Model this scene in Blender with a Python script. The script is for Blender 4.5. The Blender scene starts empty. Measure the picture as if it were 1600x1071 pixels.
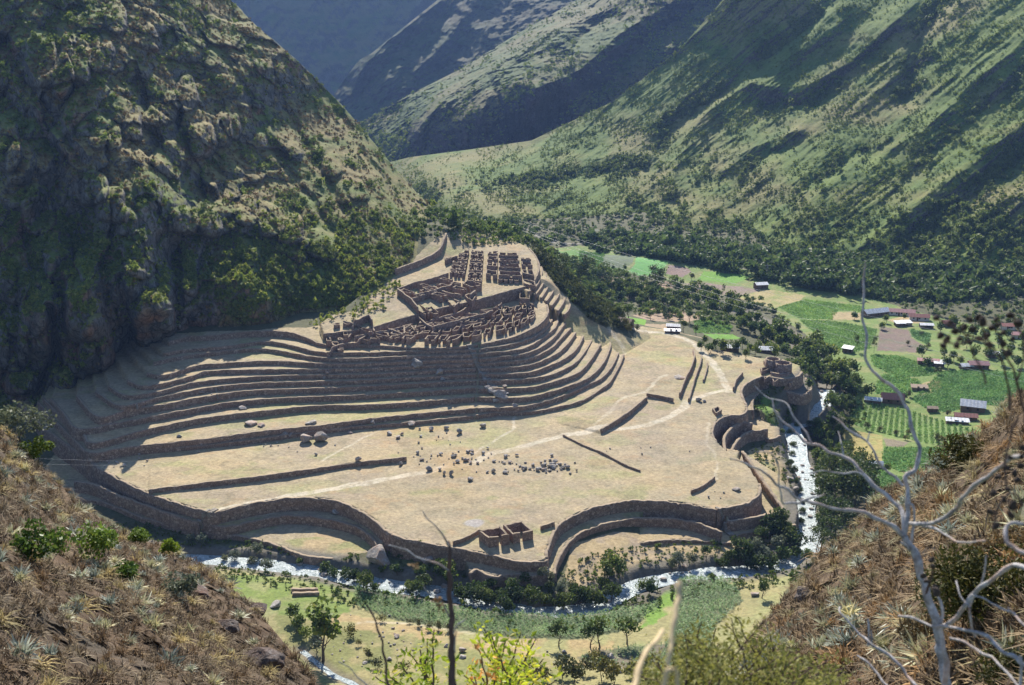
import bpy, math, random
import numpy as np
from math import radians, sin, cos, pi
random.seed(7); rng = np.random.default_rng(11)
C = bpy.context.scene.collection
sc = bpy.context.scene

# ------------------------------------------------------------ camera, sky, sun, exposure
FPX = 1716.0; PITCH = radians(16.0); CAMZ = 140.0
cam_d = bpy.data.cameras.new('camera'); cam = bpy.data.objects.new('camera', cam_d); C.objects.link(cam)
cam.location = (0, 0, CAMZ); cam.rotation_euler = (pi/2 - PITCH, 0, 0)
cam_d.sensor_width = 36.0; cam_d.lens = 36.0*FPX/1600.0
cam_d.clip_start = 0.05; cam_d.clip_end = 12000
cam_d.dof.use_dof = True; cam_d.dof.focus_distance = 330.0; cam_d.dof.aperture_fstop = 5.5
sc.camera = cam
SUN_EL = 37.0; SUN_AZ = -4.0           # azimuth from +Y towards +X
w = bpy.data.worlds.new('World'); sc.world = w; w.use_nodes = True
nt = w.node_tree; bg = nt.nodes['Background']
sky = nt.nodes.new('ShaderNodeTexSky'); sky.sky_type = 'NISHITA'; sky.sun_disc = False
sky.sun_elevation = radians(SUN_EL); sky.sun_rotation = radians(SUN_AZ); sky.altitude = 2600
sky.air_density = 1.0; sky.dust_density = 0.6; sky.ozone_density = 1.0
nt.links.new(sky.outputs[0], bg.inputs[0]); bg.inputs[1].default_value = 0.075
sl = bpy.data.lights.new('sun', 'SUN'); sun = bpy.data.objects.new('sun', sl); C.objects.link(sun)
sl.energy = 5.0; sl.angle = radians(0.5); sl.color = (1.0, 0.94, 0.84)
sun.rotation_euler = (radians(90-SUN_EL), 0, radians(180-SUN_AZ))
sc.view_settings.view_transform = 'Standard'; sc.view_settings.look = 'None'
sc.view_settings.exposure = 1.22; sc.view_settings.gamma = 1.0
sc.cycles.max_bounces = 6; sc.cycles.diffuse_bounces = 2; sc.cycles.glossy_bounces = 2
sc.cycles.transparent_max_bounces = 8; sc.cycles.volume_bounces = 0

# ------------------------------------------------------------ helpers
def ray(u, v):
    u = np.asarray(u, float); v = np.asarray(v, float)
    a = (u-800)/FPX; b = (535.5-v)/FPX
    return a, cos(PITCH)+b*sin(PITCH), -sin(PITCH)+b*cos(PITCH)
def at(u, v, a=0.0, b=0.0):
    """the point of the sloping plane z = a + b*(y-262) seen in direction (u, v)"""
    dx, dy, dz = ray(u, v)
    t = (CAMZ - a + b*262)/(b*dy - dz)
    return np.stack([dx*t, dy*t, CAMZ+dz*t], -1)
def atd(u, v, t):
    dx, dy, dz = ray(u, v)
    return np.stack([dx*t, dy*t, CAMZ+dz*t], -1)
def hsh(ix, iy, iz, seed):
    h = (ix.astype(np.uint32)*np.uint32(374761393)) ^ (iy.astype(np.uint32)*np.uint32(668265263)) ^ (iz.astype(np.uint32)*np.uint32(2147483647)) ^ np.uint32((seed*1013904223) & 0xffffffff)
    h = (h ^ (h >> np.uint32(13)))*np.uint32(1274126177)
    h = (h ^ (h >> np.uint32(16)))*np.uint32(2246822519)
    return (h ^ (h >> np.uint32(15))).astype(np.float64)/4294967295.0
def vn(x, y, z=0.0, seed=0):
    x, y, z = np.broadcast_arrays(np.asarray(x, float), np.asarray(y, float), np.asarray(z, float))
    xi = np.floor(x).astype(np.int64); yi = np.floor(y).astype(np.int64); zi = np.floor(z).astype(np.int64)
    fx = x-xi; fy = y-yi; fz = z-zi
    fx = fx*fx*(3-2*fx); fy = fy*fy*(3-2*fy); fz = fz*fz*(3-2*fz)
    r = 0
    flat = (z.size and np.all(z == 0))
    for dz_ in ((0,) if flat else (0, 1)):
        wz = 1.0 if flat else (fz if dz_ else 1-fz)
        for dy_ in (0, 1):
            wy = fy if dy_ else 1-fy
            for dx_ in (0, 1):
                r = r + hsh(xi+dx_, yi+dy_, zi+dz_, seed)*wz*wy*(fx if dx_ else 1-fx)
    return r*2-1
def fbm(x, y, z=0.0, o=4, seed=0, g=0.5, ridged=False):
    s = 0; a = 1; tot = 0
    for i in range(o):
        n = vn(np.asarray(x)*2**i+17.3*i, np.asarray(y)*2**i+9.1*i, np.asarray(z)*2**i, seed+i)
        if ridged: n = 1-2*np.abs(n)
        s = s+a*n; tot += a; a *= g
    return s/tot
def worley(x, y, z, seed=0):
    """nearest cell distance gap and a random value per cell (blocky rock)"""
    x, y, z = (np.asarray(q, float) for q in (x, y, z)); xi, yi, zi = (np.floor(q).astype(np.int64) for q in (x, y, z))
    d1 = np.full(x.shape, 9.); d2 = np.full(x.shape, 9.); rv = np.zeros(x.shape)
    for a in (-1, 0, 1):
        for b in (-1, 0, 1):
            for c in (-1, 0, 1):
                cx_, cy_, cz_ = xi+a, yi+b, zi+c
                d = np.sqrt((cx_+hsh(cx_, cy_, cz_, seed)-x)**2+(cy_+hsh(cx_, cy_, cz_, seed+1)-y)**2+(cz_+hsh(cx_, cy_, cz_, seed+2)-z)**2)
                m = d < d1; d2 = np.where(m, d1, np.minimum(d2, d)); rv = np.where(m, hsh(cx_, cy_, cz_, seed+3), rv); d1 = np.where(m, d, d1)
    return d2-d1, rv
def rbf(P, z, c=6.0):
    P = np.asarray(P, float); z = np.asarray(z, float); n = len(P)
    d = np.sqrt(((P[:, None]-P[None])**2).sum(-1)+c*c)
    A = np.zeros((n+3, n+3)); A[:n, :n] = d; A[:n, n] = 1; A[:n, n+1:] = P; A[n, :n] = 1; A[n+1:, :n] = P.T
    A[:n, :n] += np.eye(n)*1e-3
    wgt = np.linalg.lstsq(A, np.concatenate([z, [0, 0, 0]]), rcond=None)[0]
    def f(X, Y):
        X = np.asarray(X, float); Y = np.asarray(Y, float); sh = X.shape; X = X.ravel(); Y = Y.ravel(); out = np.empty(X.size)
        for i in range(0, X.size, 40000):
            x = X[i:i+40000]; y = Y[i:i+40000]
            d = np.sqrt((x[:, None]-P[None, :, 0])**2+(y[:, None]-P[None, :, 1])**2+c*c)
            out[i:i+40000] = d@wgt[:n]+wgt[n]+wgt[n+1]*x+wgt[n+2]*y
        return out.reshape(sh)
    return f
def inpoly(X, Y, poly):
    poly = np.asarray(poly, float)[:, :2]; m = np.zeros(X.shape, bool)
    bb = (X >= poly[:, 0].min()) & (X <= poly[:, 0].max()) & (Y >= poly[:, 1].min()) & (Y <= poly[:, 1].max())
    x = X[bb]; y = Y[bb]; r = np.zeros(x.shape, bool); j = len(poly)-1
    for i in range(len(poly)):
        xi, yi = poly[i]; xj, yj = poly[j]
        if yi != yj: r ^= ((yi > y) != (yj > y)) & (x < (xj-xi)*(y-yi)/(yj-yi)+xi)
        j = i
    m[bb] = r; return m
def linedist(X, Y, line, maxd=1e9):
    """distance to a polyline and the arc position of the nearest point"""
    line = np.asarray(line, float)[:, :2]; D = np.full(X.shape, 1e9); S = np.zeros(X.shape); s0 = 0.0
    for a, b in zip(line[:-1], line[1:]):
        L = np.hypot(*(b-a))
        if L < 1e-9: continue
        t = np.clip(((X-a[0])*(b[0]-a[0])+(Y-a[1])*(b[1]-a[1]))/L**2, 0, 1)
        d = np.hypot(X-a[0]-t*(b[0]-a[0]), Y-a[1]-t*(b[1]-a[1])); m = d < D
        D = np.where(m, d, D); S = np.where(m, s0+t*L, S); s0 += L
    return D, S
def curve(pts, step):
    """resample a polyline with Catmull-Rom smoothing"""
    P = np.asarray(pts, float); n = len(P)
    if n > 2:
        E = np.vstack([2*P[0]-P[1], P, 2*P[-1]-P[-2]]); out = []
        for i in range(n-1):
            p0, p1, p2, p3 = E[i:i+4]
            k = max(2, int(np.linalg.norm(p2-p1)/step))
            t = np.linspace(0, 1, k, endpoint=False)[:, None]
            out.append(0.5*((2*p1)+(-p0+p2)*t+(2*p0-5*p1+4*p2-p3)*t*t+(-p0+3*p1-3*p2+p3)*t**3))
        P = np.vstack(out+[P[-1:]])
    return resample(P, step)
def resample(P, step):
    P = np.asarray(P, float); d = np.r_[0, np.cumsum(np.linalg.norm(np.diff(P, axis=0), axis=1))]
    n = max(2, int(round(d[-1]/step))+1); s = np.linspace(0, d[-1], n)
    return np.stack([np.interp(s, d, P[:, k]) for k in range(P.shape[1])], -1)
def mesh(name, V, Fs, mats=None, col=None, smooth=True, midx=None):
    V = np.asarray(V, np.float32); me = bpy.data.meshes.new(name)
    if isinstance(Fs, np.ndarray): Fs = [Fs]
    Fs = [np.asarray(f, np.int32) for f in Fs if len(f)]
    me.vertices.add(len(V)); me.vertices.foreach_set('co', V.ravel())
    nl = sum(f.size for f in Fs); npoly = sum(len(f) for f in Fs)
    me.loops.add(nl); me.loops.foreach_set('vertex_index', np.concatenate([f.ravel() for f in Fs]))
    me.polygons.add(npoly)
    tot = np.concatenate([np.full(len(f), f.shape[1], np.int32) for f in Fs])
    me.polygons.foreach_set('loop_start', np.r_[0, np.cumsum(tot)[:-1]].astype(np.int32))
    me.polygons.foreach_set('loop_total', tot)
    if midx is not None: me.polygons.foreach_set('material_index', np.asarray(midx, np.int32))
    me.update(calc_edges=True)
    me.polygons.foreach_set('use_smooth', np.full(npoly, smooth))
    if col is not None:
        a = me.attributes.new('Col', 'FLOAT_COLOR', 'POINT'); c4 = np.ones((len(V), 4), np.float32); c4[:, :3] = col
        a.data.foreach_set('color', c4.ravel())
    for m in (mats if isinstance(mats, (list, tuple)) else [mats]):
        if m: me.materials.append(m)
    return me
def ob(name, me, parent=None, loc=None):
    o = bpy.data.objects.new(name, me); C.objects.link(o)
    if parent: o.parent = parent
    if loc is not None: o.location = loc
    return o
def tag(o, label=None, cat=None, group=None, kind=None):
    if label: o['label'] = label
    if cat: o['category'] = cat
    if group: o['group'] = group
    if kind: o['kind'] = kind
    return o
def gridfaces(nr, nc, flip=False):
    i = np.arange(nr*nc).reshape(nr, nc)
    f = np.stack([i[:-1, :-1], i[:-1, 1:], i[1:, 1:], i[1:, :-1]], -1).reshape(-1, 4)
    return f[:, ::-1].copy() if flip else f
ORD = ['first','second','third','fourth','fifth','sixth','seventh','eighth','ninth','tenth','eleventh','twelfth','thirteenth','fourteenth','fifteenth','sixteenth','seventeenth','eighteenth','nineteenth','twentieth']

# ------------------------------------------------------------ materials
def newmat(name):
    m = bpy.data.materials.new(name); m.use_nodes = True; t = m.node_tree
    b = t.nodes['Principled BSDF']; b.inputs['Roughness'].default_value = 0.9
    b.inputs['Specular IOR Level'].default_value = 0.15
    return m, t, b
def nd(t, kind, **k):
    n = t.nodes.new(kind)
    for a, v in k.items():
        if a.startswith('i_'):
            key = a[2:]; n.inputs[int(key) if key.isdigit() else key.replace('_', ' ')].default_value = v
        else: setattr(n, a, v)
    return n
def coords(t, obj=False):
    if obj: return nd(t, 'ShaderNodeTexCoord').outputs['Object']
    return nd(t, 'ShaderNodeNewGeometry').outputs['Position']
def noise(t, vec, scale, detail=4, rough=0.55, dist=0.0):
    n = nd(t, 'ShaderNodeTexNoise', i_Scale=scale, i_Detail=detail, i_Roughness=rough, i_Distortion=dist); t.links.new(vec, n.inputs['Vector']); return n.outputs['Fac']
def ramp(t, fac, stops):
    r = nd(t, 'ShaderNodeValToRGB'); t.links.new(fac, r.inputs[0]); e = r.color_ramp.elements
    while len(e) < len(stops): e.new(0.5)
    for q, (p, c) in zip(e, stops):
        q.position = p; q.color = (*c, 1) if len(c) == 3 else c
    return r.outputs[0]
def mix(t, fac, a, b, mode='MIX'):
    m = nd(t, 'ShaderNodeMix', data_type='RGBA', blend_type=mode)
    for s, k in ((fac, 0), (a, 6), (b, 7)):
        if hasattr(s, 'links'): t.links.new(s, m.inputs[k])
        else: m.inputs[k].default_value = s if k == 0 else (*s, 1)
    return m.outputs[2]
def bump(t, b, h, dist, strength=1.0):
    n = nd(t, 'ShaderNodeBump', i_Strength=strength, i_Distance=dist); t.links.new(h, n.inputs['Height']); t.links.new(n.outputs[0], b.inputs['Normal'])
def m_attr_ground(name, bumps, var=0.5, fine=1.2, crag=0.0):
    """ground: base colour baked per vertex, fine mottling and tuft bumps from noise"""
    m, t, b = newmat(name); p = coords(t)
    a = nd(t, 'ShaderNodeAttribute', attribute_name='Col').outputs['Color']
    n1 = noise(t, p, fine, 5, 0.65); n2 = noise(t, p, fine*0.13, 3)
    v1 = ramp(t, n1, [(0.25, (1-var,)*3), (0.75, (1+var*0.7,)*3)])
    v2 = ramp(t, n2, [(0.3, (0.9, 0.93, 0.9)), (0.7, (1.08, 1.05, 1.0))])
    c = mix(t, 1.0, mix(t, 1.0, a, v1, 'MULTIPLY'), v2, 'MULTIPLY')
    t.links.new(c, b.inputs['Base Color'])
    h = noise(t, p, fine*1.4, 6, 0.7)
    if crag:          # joints and ledges on the steep bare rock
        g = nd(t, 'ShaderNodeNewGeometry').outputs['True Normal']; s = nd(t, 'ShaderNodeSeparateXYZ'); t.links.new(g, s.inputs[0])
        stp = ramp(t, s.outputs['Z'], [(0.40, (1, 1, 1)), (0.62, (0, 0, 0))])
        mp = nd(t, 'ShaderNodeMapping'); t.links.new(p, mp.inputs[0]); mp.inputs['Scale'].default_value = (1, 1, .55); mp.inputs['Rotation'].default_value = (0, .35, 0)
        wv = nd(t, 'ShaderNodeVectorMath', operation='ADD'); nn = nd(t, 'ShaderNodeTexNoise', i_Scale=.2, i_Detail=3); t.links.new(p, nn.inputs['Vector']); sc2 = nd(t, 'ShaderNodeVectorMath', operation='SCALE'); t.links.new(nn.outputs['Color'], sc2.inputs[0]); sc2.inputs['Scale'].default_value = 5
        t.links.new(mp.outputs[0], wv.inputs[0]); t.links.new(sc2.outputs[0], wv.inputs[1])
        e1 = nd(t, 'ShaderNodeTexVoronoi', i_Scale=crag, feature='DISTANCE_TO_EDGE'); t.links.new(wv.outputs[0], e1.inputs['Vector']); e2 = nd(t, 'ShaderNodeTexVoronoi', i_Scale=crag*3.1, feature='DISTANCE_TO_EDGE'); t.links.new(wv.outputs[0], e2.inputs['Vector'])
        cr = mix(t, 1.0, ramp(t, e1.outputs['Distance'], [(0, (.35,)*3), (.09, (1, 1, 1))]), ramp(t, e2.outputs['Distance'], [(0, (.6,)*3), (.12, (1, 1, 1))]), 'MULTIPLY')
        c = mix(t, 1.0, c, mix(t, stp, (1, 1, 1), cr), 'MULTIPLY'); t.links.new(c, b.inputs['Base Color'])
        h = mix(t, .6, h, mix(t, stp, (1, 1, 1), cr))
    bump(t, b, h, bumps)
    return m
def m_stone(name, base=(0.27, 0.22, 0.175), scale=1.45, obj=False):
    m, t, b = newmat(name); p = coords(t, obj)
    v = nd(t, 'ShaderNodeTexVoronoi', i_Scale=scale); t.links.new(p, v.inputs['Vector'])
    e = nd(t, 'ShaderNodeTexVoronoi', i_Scale=scale, feature='DISTANCE_TO_EDGE'); t.links.new(p, e.inputs['Vector'])
    tone = ramp(t, nd_sep(t, v.outputs['Color']), [(0.0, tuple(x*0.6 for x in base)), (0.5, base), (0.85, tuple(x*1.5 for x in base)), (1.0, (base[0]*2.2, base[1]*2.1, base[2]*2.0))])
    red = mix(t, noise(t, p, 0.35, 4), tone, (base[0]*1.25, base[1]*0.95, base[2]*0.8))
    joint = ramp(t, e.outputs['Distance'], [(0.0, (0.45, 0.45, 0.45)), (0.09, (1, 1, 1))])
    c = mix(t, 1.0, red, joint, 'MULTIPLY')
    # dry grass and dust on the level tops
    g = nd(t, 'ShaderNodeNewGeometry').outputs['True Normal']; s = nd(t, 'ShaderNodeSeparateXYZ'); t.links.new(g, s.inputs[0])
    top = ramp(t, s.outputs['Z'], [(0.6, (0, 0, 0)), (0.85, (1, 1, 1))])
    c = mix(t, top, c, (0.30, 0.235, 0.165))
    t.links.new(c, b.inputs['Base Color'])
    hh = mix(t, 0.5, joint, nd_sep_col(t, p, scale*3)); bump(t, b, hh, 0.12)
    return m
def nd_sep(t, colsock):
    s = nd(t, 'ShaderNodeSeparateColor'); t.links.new(colsock, s.inputs[0]); return s.outputs[0]
def nd_sep_col(t, p, sc_):
    return noise(t, p, sc_, 4, 0.7)
def m_rock(name, c1, c2, c3, scale=0.35, lichen=0.0, bd=0.25, obj=False, veg=None):
    m, t, b = newmat(name); p = coords(t, obj)
    n1 = noise(t, p, scale, 6, 0.62, 0.4); n2 = noise(t, p, scale*5, 5, 0.7); n3 = noise(t, p, scale*0.35, 3)
    c = ramp(t, n1, [(0.3, c1), (0.5, c2), (0.7, c3)])
    c = mix(t, 1.0, c, ramp(t, n2, [(0.3, (0.65,)*3), (0.7, (1.3,)*3)]), 'MULTIPLY')
    c = mix(t, ramp(t, n3, [(0.5, (0, 0, 0)), (0.7, (0.6, 0.6, 0.6))]), c, (c2[0]*1.45, c2[1]*0.95, c2[2]*0.7))
    if lichen: c = mix(t, ramp(t, noise(t, p, scale*3, 4), [(0.55, (0, 0, 0)), (0.7, (lichen,)*3)]), c, (0.42, 0.42, 0.4))
    t.links.new(c, b.inputs['Base Color'])
    bump(t, b, mix(t, 0.5, n1, n2), bd)
    return m
def m_leaf(name, c1, c2, c3=None, trans=0.25, rough=0.6, spec=0.25, wsc=0.25):
    m, t, b = newmat(name); g = nd(t, 'ShaderNodeNewGeometry'); p = g.outputs['Position']
    r = g.outputs['Random Per Island']
    c = ramp(t, r, [(0.0, c1), (1.0, c2)] if c3 is None else [(0.0, c1), (0.75, c2), (1.0, c3)])
    oi = nd(t, 'ShaderNodeObjectInfo')
    c = mix(t, 1.0, c, ramp(t, oi.outputs['Random'], [(0, (0.6, 0.68, 0.72)), (0.35, (.95, .95, .9)), (0.7, (1.2, 1.1, .85)), (1, (1.55, 1.35, .95))]), 'MULTIPLY')
    c = mix(t, 1.0, c, ramp(t, noise(t, p, wsc, 3), [(0.3, (0.65, 0.68, 0.7)), (0.7, (1.3, 1.25, 1.1))]), 'MULTIPLY')
    t.links.new(c, b.inputs['Base Color']); b.inputs['Roughness'].default_value = rough; b.inputs['Specular IOR Level'].default_value = spec
    tr = nd(t, 'ShaderNodeBsdfTranslucent'); t.links.new(c, tr.inputs[0])
    mx = nd(t, 'ShaderNodeMixShader', i_0=trans); t.links.new(b.outputs[0], mx.inputs[1]); t.links.new(tr.outputs[0], mx.inputs[2])
    t.links.new(mx.outputs[0], t.nodes['Material Output'].inputs[0])
    return m
def m_plain(name, c, var=0.2, scale=3.0, rough=0.85, bd=0.02, obj=True, spec=0.2, metal=0.0):
    m, t, b = newmat(name); p = coords(t, obj); n = noise(t, p, scale, 5, 0.65)
    cc = ramp(t, n, [(0.3, tuple(x*(1-var) for x in c)), (0.7, tuple(x*(1+var) for x in c))])
    t.links.new(cc, b.inputs['Base Color']); b.inputs['Roughness'].default_value = rough; b.inputs['Specular IOR Level'].default_value = spec
    b.inputs['Metallic'].default_value = metal
    if bd: bump(t, b, n, bd)
    return m
M_ground = m_attr_ground('valley_ground', 0.22, 0.38, 1.0)
M_wall = m_stone('terrace_stone')
M_ruin = m_stone('ruin_stone', (0.27, 0.215, 0.18), 1.9)
M_boulder = m_rock('boulder_rock', (0.19, 0.17, 0.145), (0.32, 0.285, 0.245), (0.46, 0.42, 0.38), 0.5, 0.6, 0.25)
# ------------------------------------------------------------ ground of the valley, ruins plateau and terraces
PLA = (6.0, 0.05)                       # main plateau: z = 6 + 0.05*(y-262)
def px(lst, a, b=0.0):
    l = np.asarray(lst, float); return at(l[:, 0], l[:, 1], a, b)
# terrace rims, lowest first: west flight joined to the east flight (pixel of the photograph, metres)
TZ = [12.0, 14.0, 15.8, 17.6, 19.2, 20.8, 22.3, 23.8, 25.3, 26.7, 28.0, 29.2]
TR = [
 [(139,718),(180,709),(254,702),(346,693),(500,673),(565,666),(640,660),(735,650),(760,646.5),(790,644),(833,643),(871,636),(911,625),(947,602),(956,591),(969,568),(974,554)],
 [(60,628),(85,655),(120,690),(143,708),(198,699),(321,686),(410,674),(500,665),(565,656),(640,648),(735,639),(760,637.5),(790,637),(820,635),(873,621),(916,602),(939,591),(956,572),(966,551)],
 [(68,622),(98,652),(130,678),(146,692),(218,674),(313,654),(423,641),(500,634),(565,633),(640,629),(735,621),(760,621.5),(820,621),(862,612),(905,597),(926,585),(943,566),(953,542),(953,535)],
 [(80,622),(100,645),(125,670),(192,659),(269,645),(346,631),(423,623),(500,620),(565,617),(640,613),(735,607),(760,607.5),(820,606),(852,600),(894,587),(911,576),(926,557),(938,538)],
 [(120,618),(154,651),(200,640),(249,633),(321,620),(397,610),(500,607),(565,604),(640,600),(735,595),(760,595),(820,593),(862,585),(894,570),(911,553),(924,532)],
 [(150,612),(190,634),(244,622),(321,607),(397,599),(500,596),(565,594),(640,590),(735,585),(760,585),(820,583),(852,574),(884,559),(901,544),(911,525)],
 [(170,603),(200,618),(256,610),(308,597),(397,589),(500,586),(565,585),(640,581),(735,576),(760,576),(820,572),(862,557),(884,540),(899,520)],
 [(200,595),(230,603),(292,590),(320,581),(380,578),(500,577),(565,576),(640,572.5),(735,568),(760,567.5),(820,562),(858,546),(875,530),(891,513)],
 [(230,583),(260,586),(303,572),(346,568),(423,564),(500,568),(565,568),(640,564.5),(735,561),(760,560),(820,553),(852,538),(869,523),(883,504)],
 [(240,566),(277,558),(321,552),(410,545),(500,559),(565,560),(640,557),(735,554),(760,552),(820,544),(852,524),(866,513),(872,500)],
 [(255,552),(290,546),(346,542),(423,534),(500,550),(565,551),(640,549),(735,547),(760,544),(786,541),(820,532),(848,517),(862,500)],
 [(262,535),(290,527),(330,524),(380,519),(418,517),(455,520),(480,528),(500,537),(520,538.5),(555,539),(606,541),(634,543),(680,544),(731,541),(786,531),(817,521),(846,504),(856,488),(854,476)],
]
RIM0 = [(20,622),(50,645),(75,672),(100,690),(130,712),(160,735),(230,770),(290,790),(330,801),(345,798),(390,788),(440,780),(490,779),(530,785),(575,805),(612,835),(650,846),(700,855),(760,866),(810,877),(850,876),(853,863),(858,850),(866,830),(882,814),(920,796),(965,785),(1010,783),(1060,786),(1120,797),(1125,794),(1155,790),(1173,783),(1185,773),(1187,760),(1180,745),(1165,725),(1130,700),(1114,683),(1113,671),(1119,659),(1129,652),(1140,649),(1153,650),(1164,645),(1166,635),(1160,622),(1158,612),(1164,601),(1176,594),(1191,589),(1207,590),(1223,592),(1244,589),(1253,582)]
EDGE0 = [(1250,572),(1225,562),(1190,560),(1150,552),(1110,545),(1080,530),(1040,516),(1005,510)]
# each: rim, (a, b) plane, closing pixels on the same plane
LOW = {
 'west_mid':   ([(117,752),(147,757),(187,774),(233,791),(277,806),(312,816)], (3.2, .05), [(330,790),(300,775),(150,700),(90,690)]),
 'west_low':   ([(60,745),(117,777),(160,784),(233,811),(290,822),(330,833),(377,838),(433,852),(473,868),(520,873)], (0.0, .045), [(600,858),(600,830),(530,785),(330,780),(100,690)]),
 'bay_mid':    ([(315,817),(345,822),(367,821),(433,807),(483,807),(533,816),(560,824),(583,841),(590,853)], (2.5, .045), [(608,845),(575,795),(500,770),(400,780),(330,795)]),
 'front_low':  ([(734,896),(740,891),(750,891),(760,898),(776,901),(788,896),(808,897),(836,899),(864,899)], (3.3, .03), [(868,870),(840,850),(760,850),(720,858)]),
 'east_mid':   ([(866,898),(868,882),(885,851),(905,834),(940,820),(985,811),(1030,809),(1080,815),(1115,827),(1128,832)], (2.9, .05), [(1128,800),(1060,770),(960,770),(880,800),(850,850),(853,885)]),
 'east_foot':  ([(1000,848),(1060,843),(1143,849)], (0.7, .03), [(1143,825),(1060,805),(1000,815)]),
 'corner_mid': ([(1136,814),(1164,811),(1192,805),(1218,799),(1222,793),(1216,784),(1195,755),(1160,705)], (3.6, .05), [(1130,700),(1100,760),(1130,800)]),
 'corner_low': ([(1143,836),(1170,832),(1201,828),(1243,820)], (1.0, .03), [(1248,800),(1245,780),(1215,740),(1160,705),(1130,810)]),
 'bowl_second':([(1133,704),(1131,692),(1132,682),(1140,671),(1150,664),(1162,660),(1176,662)], (5.2, .03), [(1166,640),(1100,645),(1100,700)]),
 'bowl_third': ([(1142,709),(1146,697),(1155,685),(1170,675),(1199,671)], (3.0, .03), [(1195,650),(1150,645),(1100,650),(1100,710)]),
 'bowl_fourth':([(1152,716),(1150,704),(1158,693),(1173,686),(1192,682),(1203,687),(1219,681)], (1.2, .02), [(1219,668),(1180,650),(1110,655),(1110,715)]),
 'fort_low':   ([(1176,642),(1175,630),(1179,618),(1187,613),(1207,611),(1229,612),(1247,616),(1257,616),(1266,610),(1266,602),(1258,590)], (2.6, .04), [(1250,575),(1160,585),(1150,640)]),
}
ARC = [([(826,456),(838,446),(845,432),(846,418),(841,402),(834,391)], 37.6), ([(836,461),(848,444),(853,428),(850,412),(842,398)], 36.0), ([(845,466),(856,448),(861,434),(857,418),(850,405)], 34.5),
       ([(853,471),(864,455),(869,442),(865,428),(858,415)], 33.0), ([(861,478),(871,464),(876,452),(872,440)], 31.5), ([(871,486),(879,474),(883,464)], 30.0), ([(881,492),(888,484),(891,474)], 28.2)]
CITY = (19.4, .08); UP = (15.4, .13)
UPRIM = [(505,522),(540,518),(580,512),(620,500),(660,489),(700,479),(740,470),(772,461),(800,453),(826,446),(838,432),(842,415),(836,400),(826,388)]
CITYRIM = TR[11]
# base terrain control points (pixel + height)
BP = [(700,925,-1),(620,915,-1),(540,900,-1),(450,885,-1),(350,870,-.5),(200,830,0),(100,775,1),(0,720,3),(-100,700,6),(-200,640,10),(530,865,.6),(480,872,.4),(600,880,.2),(660,890,.4),(800,915,.3),(900,905,.4),(960,890,.4),(1040,850,.5),(1120,860,.2),(1200,845,-.3),
 (560,1071,6),(450,1071,6),(480,1020,3.5),(480,930,1.2),(400,900,1),(600,960,1),(700,980,1.6),(850,1000,3.2),(850,1071,9),(1050,1060,8),(1000,960,.4),(1150,930,1),(1230,900,0.3),(1180,1000,6),(1300,900,2),(1350,850,0),(980,920,-1),(1100,890,-1),(760,940,-.6),
 (1250,830,-1.5),(1262,780,-2),(1245,720,-2.6),(1240,680,-3),(1290,630,-3.5),(1300,600,-4.5),(1225,760,-.6),(1200,725,.8),(1225,700,0.6),(1232,720,.8),(1240,760,.3),(1190,700,1.4),(1210,640,4.6),(1243,624,4.8),(1270,614,4.4),(1262,626,4.2),(1278,600,4.0),(1190,662,3.8),(1228,655,3.0),(1190,632,5.2),(1250,640,1),
 (1330,750,-3),(1400,700,-4),(1500,720,-3),(1650,700,-3),(1330,660,-4),(1330,600,-6),(1400,560,-7),(1500,560,-7),(1650,600,-7),(1600,480,-8),(1750,520,-8),(1300,520,-8),(1200,450,-8),(1100,420,-8),(1000,410,-7),(930,400,-7),(870,392,-6),(840,365,-5),
 (1270,560,-9),(1200,500,-11),(1100,460,-12),(1000,437,-12),(920,405,-11),(1400,470,-8),(1195,552,-2),(1140,548,-1),(1053,515,-1),(1000,490,-4),(1010,505,3),(1100,500,-4),(960,470,-7),(1030,470,-7),(1250,590,3),
 (1253,582,8),(1225,562,12),(1190,560,13),(1150,552,13.4),(1110,545,14),(1080,530,14.6),(1040,516,15.4),(1005,510,16.2),(974,514,18.5),(950,513,20),(939,507,21.5),(921,496,24),(902,477,27.5),(877,451,32),(859,428,35.5),(845,406,39),(832,389,42.5),(822,376,44),(780,362,46),(740,358,49),(705,352,51),
 (947,491,13),(934,475,10),(915,460,10),(896,445,14),(875,425,21),(855,405,29),(958,484,-3),(942,462,-4),(918,437,-4),(893,407,-4),(872,392,-5),
 (905,502,22.8),(885,485,26.5),(880,475,28.8),(866,460,32),(858,445,35.5),(700,385,46),(700,430,38.5),(620,440,38),(600,470,34),(560,500,30),(480,515,27),(400,515,26),(270,530,24),(750,400,42),(800,420,38),
 (850,560,16),(700,600,13),(500,620,12),(300,640,10),(150,660,8),(80,640,8),(0,625,8),(-120,600,10),(950,600,9),(1050,560,10),(600,700,5),(300,720,4),(900,720,4),(1100,700,4),(500,830,2),(800,820,3),(1000,820,2)]
bp = np.array(BP, float); bw = np.array([at(u, v, z) for u, v, z in BP])
extra = [(0,60,72),(-60,60,85),(60,60,85),(0,120,38),(-100,120,50),(100,120,50),(-200,120,70),(200,120,70),(330,120,90),(-255,120,80),(-260,190,40),(-120,190,20),(-260,300,20),(0,190,12),(60,190,16),(140,190,30),(340,190,60),(340,300,20),(200,260,14),(340,420,-4),(340,600,-4),(0,640,20),(-60,600,45),(-40,560,50),(20,600,15),(60,640,-4),(-100,700,20),(0,760,-7),(-100,860,-6),(100,860,0),(340,860,10),(200,760,0)]
bw = np.vstack([bw, np.array(extra, float)])
base_f = rbf(bw[:, :2], bw[:, 2], 5.0)
xs = np.r_[np.arange(-260, -172, 1.5), np.arange(-172, 152, 0.45), np.arange(152, 342, 1.1)]
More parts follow.
